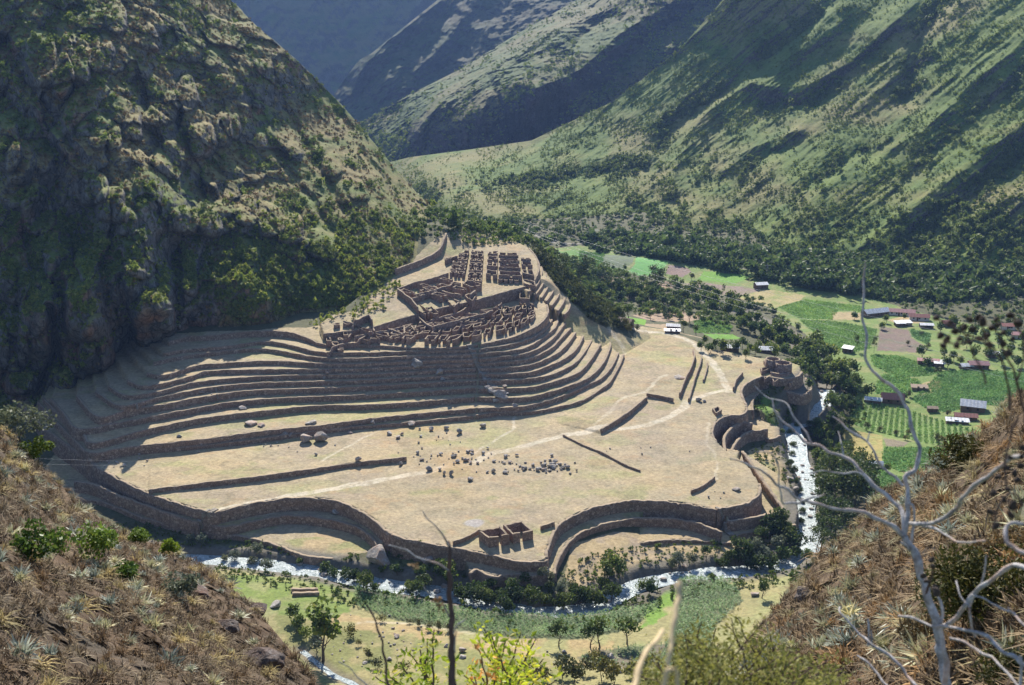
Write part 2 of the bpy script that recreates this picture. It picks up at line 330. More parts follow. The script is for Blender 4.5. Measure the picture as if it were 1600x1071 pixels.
ys = np.r_[np.arange(60, 190, 4.0), np.arange(190, 246, 1.0), np.arange(246, 492, 0.45), np.arange(492, 862, 1.4)]
X, Y = np.meshgrid(xs, ys)
# coarse evaluation of the smooth base, then bilinear refinement
cx = np.arange(-262, 346, 3.0); cy = np.arange(56, 866, 3.0)
CXg, CYg = np.meshgrid(cx, cy); CB = base_f(CXg, CYg)
def bil(gx, gy, Z, x, y):
    x = np.clip(x, gx[0], gx[-1]-1e-6); y = np.clip(y, gy[0], gy[-1]-1e-6)
    i = np.clip(np.searchsorted(gx, x, side='right')-1, 0, len(gx)-2); j = np.clip(np.searchsorted(gy, y, side='right')-1, 0, len(gy)-2)
    fx = (x-gx[i])/(gx[i+1]-gx[i]); fy = (y-gy[j])/(gy[j+1]-gy[j])
    return (Z[j, i]*(1-fx)+Z[j, i+1]*fx)*(1-fy)+(Z[j+1, i]*(1-fx)+Z[j+1, i+1]*fx)*fy
G = bil(cx, cy, CB, X, Y)
G += 0.5*fbm(X/14, Y/14, o=4, seed=3)+0.12*fbm(X/2.2, Y/2.2, o=3, seed=5)
# rivers
RIV = px([(190,862),(250,870),(300,874),(350,876),(400,880),(450,886),(500,893),(540,900),(580,910),(620,915),(700,926),(760,942),(830,955),(900,955),(950,938),(985,918),(1030,905),(1080,897),(1130,893),(1180,890),(1225,882),(1255,862)], -1.2)
RIV2 = px([(1255,862),(1266,851),(1263,825),(1256,789),(1266,763),(1259,742),(1248,720),(1245,690),(1236,666)], -2.0)
RIV3 = px([(1236,666),(1255,661),(1274,647),(1290,622),(1292,612)], -4.0)
RIV4 = px([(1292,612),(1282,590),(1268,565),(1235,535),(1200,508),(1150,482),(1100,466),(1050,452),(1000,442),(950,420),(900,398)], -10.0)
RIVER = curve(np.vstack([RIV, RIV2[1:], RIV3[1:], RIV4[1:]]), 4.0)
rz_s = np.r_[0, np.cumsum(np.hypot(*np.diff(RIVER[:, :2], axis=0).T))]
near_r = (Y < 640) & (X > -140)
D, S = linedist(X[near_r], Y[near_r], RIVER)
SW = rz_s
rz = np.interp(S, SW, RIVER[:, 2]-0.0)
rw = 2.0+1.0*vn(S/17, 0*S, 0, 9)+0.9*vn(S/6, 0*S, 0, 19)
kk = np.clip((D-rw)/3.6, 0, 1); kk = kk*kk*(3-2*kk)
g0 = G[near_r]; G[near_r] = np.minimum(g0, (rz-1.2)*(1-kk)+g0*kk)
RD = np.full(X.shape, 1e9); RD[near_r] = D
CRK = px([(470,1010),(500,1035),(520,1055),(545,1071),(580,1100)], 4.0); CRK = curve(CRK, 1.0)
CD, _ = linedist(X, Y, CRK); G = np.where(CD < 3, G-0.9*(1-CD/3), G)
# walled platforms, low ones first
def rimworld(r, pl, smooth=1.0): return curve(px(r, *pl), smooth)
RIMW = {}
for k, (r, pl, cl) in LOW.items():
    rw_ = rimworld(r, pl); RIMW[k] = rw_
    m = inpoly(X, Y, np.vstack([rw_, px(cl, *pl)]))
    G = np.where(m, pl[0]+pl[1]*(Y-262)+0.08*vn(X/3, Y/3, 0, 4), G)
rim0 = rimworld(RIM0, PLA, 0.8); RIMW['plateau'] = rim0
e1 = px(TR[0], 7.2, .05)[::-1]
R0poly = np.vstack([rim0, px(EDGE0, *PLA), [e1[0]+(14, 24, 0)], e1+(0, 3, 0), [(-160, 400, 0), (-190, 400, 0)]])
m0 = inpoly(X, Y, R0poly)
zp = PLA[0]+PLA[1]*(Y-262)
G = np.where(m0, zp+0.12*vn(X/4, Y/4, 0, 4)+0.25*vn(X/17, Y/17, 0, 6), G)
# low field wall steps on the plateau
STEP = {'long': ([(232,765),(300,757),(400,745),(500,731),(575,721),(635,714)], 1.3, 26), 'north': ([(939,671),(962,657),(985,641),(1010,620)], 1.6, 20)}
for k, (r, h, fall) in STEP.items():
    l = curve(px(r, PLA[0]+h, PLA[1]), 1.0); RIMW[k] = l
    a_, b_ = l[0], l[-1]; n_ = np.array([-(b_-a_)[1], (b_-a_)[0]]); n_ /= np.hypot(*n_)
    back = l[:, :2]+n_*fall
    m = inpoly(X, Y, np.vstack([l[:, :2], back[::-1]]))
    d, _ = linedist(X, Y, l)
    L_ = np.hypot(*(b_-a_)[:2]); s_ = ((X-a_[0])*(b_-a_)[0]+(Y-a_[1])*(b_-a_)[1])/L_
    G = np.where(m, G+h*np.clip(1-d/fall, 0, 1)*np.clip(s_/8+.3, 0, 1)*np.clip((L_-s_)/8+.3, 0, 1), G)
TPL = [(7.2, .05), (9.7, .04), (12.5, .03), (14.8, .025)]+[(z, 0.0) for z in TZ[4:11]]+[CITY]
TW = []
for k, (r, z) in enumerate(zip(TR, TZ)):
    pl = TPL[k]
    l = rimworld(r, pl); TW.append(l)
for k, l in enumerate(TW):
    cl = [TW[j][-1] for j in range(k+1, 12)]+[(8, 456, 0), (-6, 470, 0), (-60, 480, 0), (-190, 470, 0)]
    m = inpoly(X, Y, np.vstack([l]+[np.array(cl)]))
    zt = TPL[k][0]+TPL[k][1]*(Y-262)
    G = np.where(m, np.maximum(G, zt+0.10*vn(X/3, Y/3, 0, 4)), G)
for r, z in ARC[::-1]:
    l = rimworld(r, (z, 0)); RIMW['arc%g' % z] = l
    m = inpoly(X, Y, np.vstack([l, px([(800,400),(790,440)], z)]))
    G = np.where(m, np.maximum(G, z), G)
upl = rimworld(UPRIM, UP); RIMW['upper'] = upl
m = inpoly(X, Y, np.vstack([upl, px([(800,372),(740,368),(700,362),(640,400),(590,440),(540,480),(500,505)], *UP)]))
G = np.where(m, np.maximum(G, UP[0]+UP[1]*(Y-262)+0.1*vn(X/3, Y/3, 0, 4)), G)
def Gs(x, y): return bil(xs, ys, G, np.asarray(x, float), np.asarray(y, float))
def hit(u, v, t0=200, t1=1000, dt=0.35):
    dx, dy, dz = ray(u, v); t = np.arange(t0, t1, dt)
    z = CAMZ+dz*t; g = Gs(dx*t, dy*t); k = np.argmax(z <= g)
    if not (z <= g).any(): k = len(t)-1
    return np.array([dx*t[k], dy*t[k], g[k]])
def hits(l): return np.array([hit(u, v) for u, v in l])
# ------------------------------------------------------------ ground colours (what the ground is, not how it is lit)
TAN = np.array([.375,.305,.20]); TAN2 = np.array([.39,.30,.175]); TANP = np.array([.33,.265,.19]); OLIVE = np.array([.27,.27,.12]); PATHC = np.array([.55,.48,.37])
BANK = np.array([.12,.135,.055]); GRN = np.array([.13,.21,.045]); SOIL = np.array([.22,.15,.11]); SCRUB = np.array([.10,.10,.055]); DIRT = np.array([.30,.24,.18])
col = np.zeros(X.shape+(3,))
def lay(mask, c):
    m = np.clip(mask, 0, 1)[..., None]; col[:] = col*(1-m)+np.asarray(c)*m
jx = 1.3*fbm(X/6, Y/6, o=4, seed=31); jy = 1.3*fbm(X/6, Y/6, o=4, seed=37)
XJ = X+jx; YJ = Y+jy
n1 = fbm(X/22, Y/13, o=4, seed=41); n2 = fbm(X/9, Y/6, o=4, seed=45); n3 = fbm(X/30, Y/16, o=3, seed=49)
col[:] = SCRUB
site = inpoly(XJ, YJ, np.vstack([rim0, px(EDGE0, *PLA), hits([(985,529),(945,512),(919,499),(899,479),(874,453),(857,431),(843,409),(828,390),(820,380),(740,362),(690,366),(620,425),(560,485),(480,512),(270,522)]), [(-150,405,0), (-190,400,0)]]))
for k, (r, pl, cl) in LOW.items(): site |= inpoly(X, Y, np.vstack([RIMW[k], px(cl, *pl)]))
sm = site.astype(float)
lay(sm, TAN); lay(sm*np.clip(n1*1.6, 0, .75), TANP); lay(sm*np.clip(-n1*1.6-.05, 0, .7), TAN2); lay(sm*np.clip(n2*2.2-.45, 0, .6), OLIVE)
lay(sm*np.clip(n3*2-.5, 0, .5), (.33,.33,.14)); n4 = fbm(X/3.2, Y/2.4, o=5, seed=53, g=.65); lay(sm*np.clip(n4*2.4-.35, 0, .55), (.25,.205,.13)); lay(sm*np.clip(-n4*2.4-.5, 0, .5), (.46,.36,.22)); n5 = fbm(X/8, Y/5, o=5, seed=57, g=.6); lay(sm*np.clip(n5*3-.9, 0, .45), (.40,.27,.15))
D_, _ = linedist(X, Y, np.vstack([TW[j][-6:] for j in (0, 3, 6, 9)]))
lay(sm*np.clip(1-D_/9, 0, 1)*np.clip(.55+n2, 0, 1), (.40,.30,.18))
def area(pxl, c, feather=0.0, noise_=0.0, c2=None):
    P = hits(pxl) if not isinstance(pxl, np.ndarray) else pxl
    m = inpoly(XJ if feather else X, YJ if feather else Y, P).astype(float)
    lay(m, c)
    if c2 is not None: lay(m*np.clip(fbm(X/5, Y/5, o=3, seed=77)*2, 0, .8), c2)
    return P
near = [
 ([(500,870),(440,845),(560,832),(590,850),(570,862)], TAN2, OLIVE), ([(320,870),(480,905),(640,915),(700,900),(720,880),(640,855),(560,878),(430,862),(330,840)], BANK, SCRUB),
 ([(880,900),(900,850),(960,832),(1060,835),(1160,845),(1240,825),(1250,780),(1190,700),(1225,690),(1262,780),(1258,850),(1140,870),(1000,880),(960,905),(900,925)], TAN2, DIRT),
 ([(1165,705),(1215,690),(1240,700),(1262,790),(1250,832),(1243,800),(1200,735)], TAN2, OLIVE),
 ([(1180,640),(1190,622),(1250,618),(1262,625),(1245,650),(1225,650),(1215,668),(1195,655)], GRN, (.12,.26,.03)),
 ([(340,890),(560,905),(700,960),(980,960),(1090,905),(1260,880),(1180,990),(1100,1100),(300,1100),(330,900)], (.28,.25,.12), OLIVE),
 ([(340,900),(480,905),(560,925),(540,975),(430,960),(360,930)], (.17,.22,.06), OLIVE),
 ([(540,960),(700,985),(860,1000),(960,1000),(960,1030),(800,1060),(560,1071),(500,1010),(480,980)], (.36,.27,.14), OLIVE),
 ([(430,960),(560,985),(720,1010),(900,1040),(900,1100),(450,1100)], (.20,.20,.08), (.33,.27,.14)),
 ([(555,918),(640,935),(760,958),(900,962),(1000,948),(1028,940),(1030,955),(980,985),(900,1000),(800,998),(700,982),(610,968),(560,950)], (.10,.12,.06), (.14,.15,.08)),
 ([(1060,905),(1110,902),(1150,915),(1160,940),(1120,975),(1090,1060),(1020,1060),(1060,960)], (.10,.12,.06), (.14,.15,.08)),
 ([(1010,950),(1050,915),(1066,912),(1060,950),(1000,985)], (.16,.26,.05), TAN2),
 ([(900,1028),(960,1012),(1040,1008),(1080,1030),(1000,1045),(930,1042)], (.16,.14,.10), (.10,.13,.06)),
]
for p_, c1_, c2_ in near: area(p_, c1_, 1, 0, c2_)
FG = [   # fields of the far bank: outline, colour, second colour
 ([(855,388),(905,384),(960,388),(1060,400),(1140,418),(1210,428),(1330,452),(1390,475),(1480,500),(1600,520),(1700,600),(1700,760),(1300,760),(1340,640),(1300,560),(1190,470),(1060,440),(930,410),(860,400)], (.16,.22,.065), (.24,.24,.10)),
 ([(858,391),(895,390),(925,398),(905,402),(858,400)], (.12,.23,.06), None), ([(858,400),(898,402),(895,414),(860,410)], (.38,.24,.17), None),
 ([(905,392),(945,396),(940,424),(905,418)], (.17,.33,.11), None), ([(942,398),(992,402),(988,412),(975,420),(942,416)], (.12,.15,.10), (.14,.18,.09)),
 ([(942,417),(975,421),(985,432),(940,428)], (.22,.31,.10), None), ([(994,402),(1045,410),(1030,428),(1000,432),(982,424),(992,414)], (.14,.33,.10), None),
 ([(1045,414),(1075,419),(1080,425),(1066,434),(1040,428)], (.24,.17,.15), None), ([(880,430),(930,430),(975,436),(960,450),(900,440)], (.25,.18,.14), None),
 ([(990,446),(1040,440),(1060,448),(1020,452)], (.30,.22,.16), None), ([(1100,424),(1180,432),(1150,443),(1090,438)], (.15,.29,.05), None),
 ([(1085,440),(1160,448),(1190,455),(1150,464),(1090,458),(1050,448)], (.25,.19,.16), (.20,.20,.10)), ([(1150,466),(1195,452),(1260,462),(1250,470),(1210,482)], (.36,.30,.15), (.24,.27,.09)),
 ([(1215,480),(1260,468),(1350,480),(1352,488),(1310,486),(1300,500),(1250,498)], (.12,.24,.06), (.10,.20,.06)), ([(1300,488),(1345,490),(1345,500),(1300,500)], (.36,.28,.16), None),
 ([(1250,500),(1300,502),(1370,515),(1360,545),(1330,552),(1290,540),(1265,515)], (.12,.22,.06), (.14,.20,.07)), ([(1375,510),(1420,516),(1425,528),(1450,545),(1430,552),(1370,548)], (.19,.14,.12), (.16,.15,.10)),
 ([(1422,514),(1455,522),(1450,540),(1425,526)], (.09,.19,.07), None), ([(1385,500),(1420,494),(1450,504),(1410,508)], (.40,.30,.16), None),
 ([(1360,555),(1400,556),(1440,568),(1475,582),(1450,588),(1400,590),(1365,572)], (.11,.25,.07), (.13,.27,.07)), ([(1370,600),(1380,585),(1430,592),(1440,600),(1420,618),(1368,616)], (.11,.25,.07), None),
 ([(1425,625),(1440,610),(1475,580),(1530,578),(1600,584),(1600,640),(1530,632),(1480,645),(1450,640)], (.09,.23,.07), (.11,.25,.07)), ([(1440,600),(1470,592),(1470,610),(1430,622),(1450,606)], (.33,.27,.14), None),
 ([(1328,640),(1365,628),(1420,642),(1500,665),(1525,675),(1500,700),(1440,692),(1380,678),(1330,662)], (.14,.21,.06), (.17,.22,.08)),
 ([(1315,668),(1378,680),(1380,720),(1350,740),(1320,700)], (.34,.28,.11), (.25,.26,.09)), ([(1380,685),(1420,692),(1410,700),(1385,698)], (.20,.17,.12), None),
 ([(1382,700),(1410,700),(1480,700),(1480,735),(1440,745),(1400,735),(1378,722)], (.08,.21,.06), None), ([(1345,740),(1378,735),(1400,745),(1440,750),(1380,780),(1330,770)], (.09,.20,.06), None),
 ([(985,492),(1015,480),(1060,485),(1110,497),(1075,503),(1010,500)], (.30,.22,.16), (.36,.26,.17)), ([(1085,503),(1112,496),(1145,510),(1140,521),(1085,520)], (.11,.24,.06), None),
 ([(1100,522),(1145,523),(1160,530),(1115,530)], (.15,.29,.05), None), ([(1000,505),(1050,505),(1100,530),(1060,520)], (.36,.27,.18), None), ([(980,495),(1010,500),(1005,508),(980,505)], (.15,.30,.04), None),
]
FIELDW = [area(p_, c1_, 0, 0, c2_) for p_, c1_, c2_ in FG]
# dirt paths worn into the turf
def path(pxl, wd, c=PATHC, pl=None, strength=.95):
    l = curve(hits(pxl), 2.0); d, s = linedist(XJ, YJ, l)
    lay(np.clip((wd-d)/(.35*wd)+.2, 0, 1)*strength*np.clip(.85+.6*vn(X/1.7, Y/1.7, 0, 51), 0, 1), c); return l
path([(345,796),(420,781),(500,768),(560,758),(620,745),(690,733),(745,722),(760,712),(830,695),(880,682),(935,669),(950,672),(1000,668),(1040,655),(1065,640),(1078,625),(1130,610)], 1.5)
path([(1138,612),(1130,590),(1110,565),(1092,545),(1070,530),(1030,520),(985,512),(955,500),(940,490)], 1.5)
path([(735,715),(770,690),(800,670),(806,652)], .6, strength=.7); path([(500,720),(555,692),(600,666)], .6, strength=.6)
path([(930,664),(980,620),(1010,612),(1030,590),(1040,585)], .7, strength=.6); path([(1108,660),(1105,690),(1120,720),(1117,750)], .5, strength=.5)
path([(940,490),(955,520),(975,545),(965,570)], 1.1, strength=.55); path([(560,975),(640,975),(740,990),(800,1010)], .6, strength=.6)
path([(1205,528),(1225,535),(1260,552),(1290,570)], 1.6, (.5,.45,.38)); path([(935,470),(955,478),(985,478)], 1.0, (.42,.36,.3))
path([(800,345),(850,375),(930,384),(1060,396),(1180,424),(1250,440)], 1.3, (.33,.30,.27))
# ash patch and stony soil round the boulder field
for u, v, r_, c_ in ((740,818,3.2,(.36,.33,.31)), (820,727,22,(.37,.29,.2)), (700,725,14,(.40,.27,.14)), (640,675,14,(.42,.28,.14)), (820,560,8,(.40,.30,.2)), (965,640,8,(.32,.26,.2)), (1150,765,12,(.28,.24,.17)), (1060,690,22,(.30,.25,.2))):
    q = hit(u, v); d = np.hypot(XJ-q[0], (YJ-q[1])*1.1); lay(np.clip(1.2-d/r_, 0, 1)*np.clip(.6+n2*1.2, 0, 1)*.8 if r_ > 4 else np.clip((r_-d)*1.2, 0, 1), c_)
# river bed and stony margins
lay(np.clip((9-RD)/3, 0, 1)*(RD < 1e8), (.16,.145,.12)); lay(np.clip((3-CD)/2, 0, 1), (.2,.17,.12))
# the outer slope behind the ruins and the gorge
slope = inpoly(XJ, YJ, np.vstack([hits([(975,516),(945,511),(919,498),(899,478),(874,452),(857,430),(843,408),(828,389)]), px([(850,385),(885,405),(925,440),(965,485)], -4)])); lay(slope.astype(float)*.9, (.15,.15,.06))
gr_me = mesh('valley_ground', np.stack([X, Y, G], -1).reshape(-1, 3), gridfaces(*X.shape), M_ground, col.reshape(-1, 3))
ground = tag(ob('valley_ground', gr_me), 'dry tan turf of the terraced plateau with green riverside fields', 'ground', kind='structure')
# water
M_water, t_, b_ = newmat('white_water'); p_ = coords(t_)
mp = nd(t_, 'ShaderNodeMapping'); t_.links.new(p_, mp.inputs[0]); mp.inputs['Scale'].default_value = (1, 1, 1)
nf = noise(t_, mp.outputs[0], .8, 8, .78, 1.6)
t_.links.new(ramp(t_, nf, [(.36, (.10,.13,.13)), (.49, (.24,.30,.30)), (.60, (.62,.65,.65))]), b_.inputs['Base Color'])
t_.links.new(ramp(t_, nf, [(.4, (.12,)*3), (.52, (.7,)*3)]), b_.inputs['Roughness']); b_.inputs['Specular IOR Level'].default_value = .5
bump(t_, b_, nf, .35)
rv_end = int(np.argmin(np.hypot(RIVER[:, 0]-RIV3[-1, 0], RIVER[:, 1]-RIV3[-1, 1])))+3
def water(name, line, half, dz, label, skip=1.0):
    l = resample(line, skip); T = np.gradient(l[:, :2], axis=0); T /= np.linalg.norm(T, axis=1)[:, None]+1e-9; N = np.stack([-T[:, 1], T[:, 0]], -1)
    k = 15; o_ = np.linspace(-1, 1, k); hw = half
    V = np.zeros((len(l), k, 3)); V[:, :, :2] = l[:, None, :2]+N[:, None]*o_[None, :, None]*hw
    V[:, :, 2] = l[:, None, 2]+dz+0.28*fbm(V[..., 0]/2.2, V[..., 1]/2.2, o=4, seed=61)
    return tag(ob(name, mesh(name, V.reshape(-1, 3), gridfaces(len(l), k), M_water)), label, 'river', kind='structure')
water('river', RIVER[:rv_end], 3.3, -.35, 'white foaming river curling round the foot of the terraces')
CRK[:, 2] = np.convolve(np.pad(Gs(CRK[:, 0], CRK[:, 1]), 2, 'edge'), np.ones(5)/5, 'valid')
water('stream', CRK, .8, .2, 'thin white stream in the grass at the foot of the slope', .5)
# ------------------------------------------------------------ dry stone walls
def wall_mesh(name, l, hgt=None, tin=.3, tout=.42, batter=.05, sink=.6, raise_=.12, mat=None, rough=.10, jag=.12, both=False, seed=0, ends=True):
    """a dry stone wall under the rim line l (outer face on the right-hand side)"""
    l = resample(l, .7); n = len(l); T = np.gradient(l[:, :2], axis=0); T /= np.linalg.norm(T, axis=1)[:, None]+1e-9; N = np.stack([T[:, 1], -T[:, 0]], -1)
    if hgt is None:
        q = l[:, :2]+N*1.3; h = l[:, 2]-Gs(q[:, 0], q[:, 1]); q2 = l[:, :2]+N*2.2; h = np.maximum(h, l[:, 2]-Gs(q2[:, 0], q2[:, 1])); h = np.convolve(np.pad(h, 4, 'edge'), np.ones(9)/9, 'valid'); h = np.clip(h, .5, 8)
    else: h = np.full(n, float(hgt))
    s = np.arange(n)*.7
    top = raise_+jag*vn(s/2.3, 0*s, 0, 71+seed)+jag*.8*vn(s/.9, 0*s, 0, 72+seed)
    rows = [(-tin, -1.0 if not both else None), (-tin, 0), (-tin*.3, .0), (tout, 0)]
    prof = []
    if both: prof.append((-tin-.05, -1))
    else: prof.append((-tin, -.35))
    prof += [(-tin, 0.0), (tout*.4, .02), (tout, 0.0)]
    K = 5
    for k in range(1, K+1): prof.append((tout, -k/K))
    V = np.zeros((n, len(prof), 3))
    for j, (off, f) in enumerate(prof):
        zz = l[:, 2]+top+(f*0 if f >= 0 else 0)+np.where(f > 0, f, 0)
        if f < 0:
            zz = l[:, 2]+top+f*(h+sink)
            if j == 0 and not both: zz = l[:, 2]-.6
        o2 = off+(batter*(-f)*h if j > 3 else 0)
        r = rough*vn(s/.8, np.full(n, j*3.1), 0, 5+seed)
        V[:, j, :2] = l[:, :2]+N*(o2+r)[:, None]; V[:, j, 2] = zz+(rough*.5*vn(s/1.1, np.full(n, j*2.7), 0, 8+seed) if 0 < j < len(prof)-1 else 0)
    m_ = len(prof); F = gridfaces(n, m_, True)
    a = np.arange(m_); 
    Fe = [F]
    caps = []
    for base_ in (0, (n-1)*m_):
        c_ = list(base_+a)
        caps.append(c_)
    F2 = np.array([caps[0], caps[1][::-1]])
    return mesh(name, V.reshape(-1, 3), [F, F2], mat or M_wall)
def twall(name, l, label, group=None, **k):
    return tag(ob(name, wall_mesh(name, l, **k)), label, 'terrace wall', group)
GRP = 'stepped terrace walls below the ruined town'
for k, l in enumerate(TW):
    side = np.argmin(np.abs(l[:, 0]-px([(745,570)], 22)[0][0]))
    lab = ('lowest' if k == 0 else 'uppermost' if k == 11 else ORD[k]+' from the bottom')
    twall('terrace_wall', l[:side+1], 'long dry stone terrace wall left of the stair, %s' % lab, GRP, seed=k)
    twall('terrace_wall', l[side+1:], 'curving dry stone terrace wall right of the stair, %s' % lab, GRP, seed=k+20)
i1 = int(np.argmin(np.hypot(*(rim0[:, :2]-px([(338,799)], *PLA)[0][:2]).T))); i2 = int(np.argmin(np.hypot(*(rim0[:, :2]-px([(1122,797)], *PLA)[0][:2]).T)))
i3 = int(np.argmin(np.hypot(*(rim0[:, :2]-px([(1187,755)], *PLA)[0][:2]).T))); i4 = int(np.argmin(np.hypot(*(rim0[:, :2]-px([(1117,690)], *PLA)[0][:2]).T))); i5 = int(np.argmin(np.hypot(*(rim0[:, :2]-px([(1166,637)], *PLA)[0][:2]).T)))
i6 = int(np.argmin(np.hypot(*(rim0[:, :2]-px([(612,835)], *PLA)[0][:2]).T))); i7 = int(np.argmin(np.hypot(*(rim0[:, :2]-px([(852,872)], *PLA)[0][:2]).T)))
G2 = 'great retaining walls round the edge of the plateau'
for a_, b_2, lab in ((0, i1+1, 'tall straight plateau wall running down from the shaded cliff foot to the west steps'), (i1+1, i6, 'tall S-curved plateau wall above the western bay, left of the notch'), (i6, i7, 'tall plateau wall bulging forward below the twin roofless huts'), (i7, i2, 'tall plateau wall sweeping back in a wide curve right of the huts'),
                     (i2, i3, 'tall rounded plateau corner wall right of the steep steps'), (i4, i5, 'tall curved wall at the top of the bowl of terraces'), (i5, len(rim0)-1, 'tall curved wall carrying the round fort above the river')):
    twall('terrace_wall', rim0[a_:b_2+1], lab, G2, seed=a_, batter=.09, tin=.4, tout=.5, jag=.2)
LL = {'west_mid': 'middle wall on the shaded left side, below the plateau wall', 'west_low': 'lowest dark wall on the left side above the river bank', 'bay_mid': 'second wall of the western bay, curving to the big round boulder', 'front_low': 'low broken wall in front of the plateau bulge, just above the river bushes',
      'east_mid': 'second long wall right of the huts, parallel to the plateau wall', 'east_foot': 'knee-high footing wall under the second wall by the steps', 'corner_mid': 'middle wall of the rounded corner right of the steps', 'corner_low': 'lowest wall of the rounded corner beside the river trees',
      'bowl_second': 'second curved wall of the bowl of terraces', 'bowl_third': 'third curved wall of the bowl of terraces', 'bowl_fourth': 'fourth and lowest wall of the bowl of terraces', 'fort_low': 'lower curved wall below the round fort, above the bright green lawn'}
for k, lab in LL.items(): twall('terrace_wall', RIMW[k], lab, G2, seed=len(k), hgt=3.6 if k == 'fort_low' else None, batter=.08, tin=.4, tout=.5, jag=.18)
for (r, z), o_ in zip(ARC, ORD): twall('terrace_wall', RIMW['arc%g' % z], 'short curved wall on the shoulder right of the upper ruins, %s outward' % o_, 'short arc walls on the shoulder', hgt=1.7)
twall('field_wall', RIMW['long'], 'long low straight field wall crossing the left half of the plateau', seed=3); twall('field_wall', RIMW['north'], 'straight field wall running up to the corner beside the path', seed=4)
twall('retaining_wall', RIMW['upper'], 'wall holding up the upper town behind the lower ruins', seed=5, hgt=None)
def fwall(pxl, h, label, name='field_wall', t=.5, **k):
    P = hits(pxl); l = curve(P, .8); l[:, 2] = Gs(l[:, 0], l[:, 1])+h
    return tag(ob(name, wall_mesh(name, l, hgt=h, tin=t/2, tout=t/2, batter=.03, both=True, **k)), label, 'field wall')
fwall([(1010,621),(1030,624),(1052,629)], 1.3, 'short dark wall between the field wall corner and the path')
fwall([(1062,622),(1070,600),(1080,580),(1085,562),(1083,552)], 1.8, 'straight long wall beside the oval rock, left of the outer path')
fwall([(1076,629),(1086,595),(1094,572),(1096,560)], 1.2, 'thin wall right of the oval rock wall, parallel to it'); fwall([(1099,598),(1104,580),(1105,571)], .9, 'shortest wall stub nearest the path bend')
fwall([(880,682),(910,697),(940,710),(975,728),(1000,738)], .5, 'tumbled line of stones crossing the plateau from the path'); fwall([(1080,772),(1096,765),(1110,755),(1116,750)], 1.0, 'crooked low wall beside the ruined hut on the right')
fwall([(845,829),(866,822)], 1.1, 'stub wall joining the right hut to the plateau wall'); fwall([(708,853),(730,845),(749,834)], 1.1, 'stub wall joining the left hut to the plateau wall')
fwall([(617,431),(660,415),(686,400),(694,382),(697,374)], 2.6, 'long curved boundary wall at the mountain foot left of the upper ruins', t=.9)
fwall([(1146,612),(1150,600),(1160,588)], 1.5, 'short curved wall at the head of the fort terraces')
# ------------------------------------------------------------ mountains
def sheet(name, U, Vv, ctrl, disp, matc, label, colf=None, cshape=60.0, post=None, sc_=1.0):
    c = np.array(ctrl, float)
    f = rbf(c[:, :2], c[:, 2], cshape)
    cu = np.linspace(U.min()-4, U.max()+4, 90); cv = np.linspace(Vv.min()-4, Vv.max()+4, 90)
    a, b = np.meshgrid(cu, cv); Tt = f(a, b)
    T = bil(cu, cv, Tt, U, Vv)
    P = atd(U, Vv, T)
    P = disp(P, U, Vv, T)
    return P
def normals(P):
    a = np.gradient(P, axis=1); b = np.gradient(P, axis=0); n = np.cross(a, b); n /= np.linalg.norm(n, axis=2, keepdims=True)+1e-9
    s = np.sign((n*(P-np.array([0, 0, CAMZ]))).sum(-1, keepdims=True)); return n*-s
# left mountain: rows from top of frame down, columns from left to the skyline and round behind it
SIL = np.array([(-260,165),(-120,235),(-60,290),(0,360),(40,400),(97,467),(163,533),(200,565),(257,612),(300,650),(345,697),(375,722),(430,760),(480,790)], float)
nv, nu = 430, 520
vv = np.linspace(-230, 660, nv); se = np.interp(vv, SIL[:, 0], SIL[:, 1])
foot_l = np.interp(vv, [-230, 360, 440, 500, 540, 600, 660], [0, 0, 0, 0, 0, 0, 0])
s_ = np.r_[np.linspace(-.9, -.02, 40), np.linspace(0, 1, nu-40)]
U = -170+(se[:, None]+170)*s_[None]; Vv = np.repeat(vv[:, None], nu, 1)
LM = [(0,620,402),(130,600,398),(60,650,392),(-150,640,400),(270,530,427),(330,514,421),(400,510,421),(470,500,433),(520,495,436),(560,478,440),(600,455,447),(625,430,464),(660,408,481),(690,382,502),(705,368,520),(712,350,545),(760,420,530),(760,560,450),(600,560,435),(400,600,415),(200,660,400),(400,560,430),(500,560,440),(300,590,420),(600,620,430),(450,540,432),
 (0,300,412),(0,150,440),(0,0,468),(-150,300,420),(-150,0,470),(0,450,402),(100,500,390),(240,470,402),(290,300,448),(300,420,430),(300,0,545),(350,0,580),(200,0,505),(100,0,480),(500,170,578),(500,300,505),(600,300,528),(640,290,562),(450,100,572),(400,200,520),(400,100,545),(500,400,458),(400,400,440),(150,150,442),(250,150,478),(150,350,418),(600,380,482),(680,345,530),(560,250,545),
 (215,340,404),(225,440,397),(160,430,395),(262,485,409),(300,360,436),(215,260,425),(270,400,428),(350,-100,600),(200,-200,600),(0,-200,540),(-150,-200,520),(150,-100,540)]
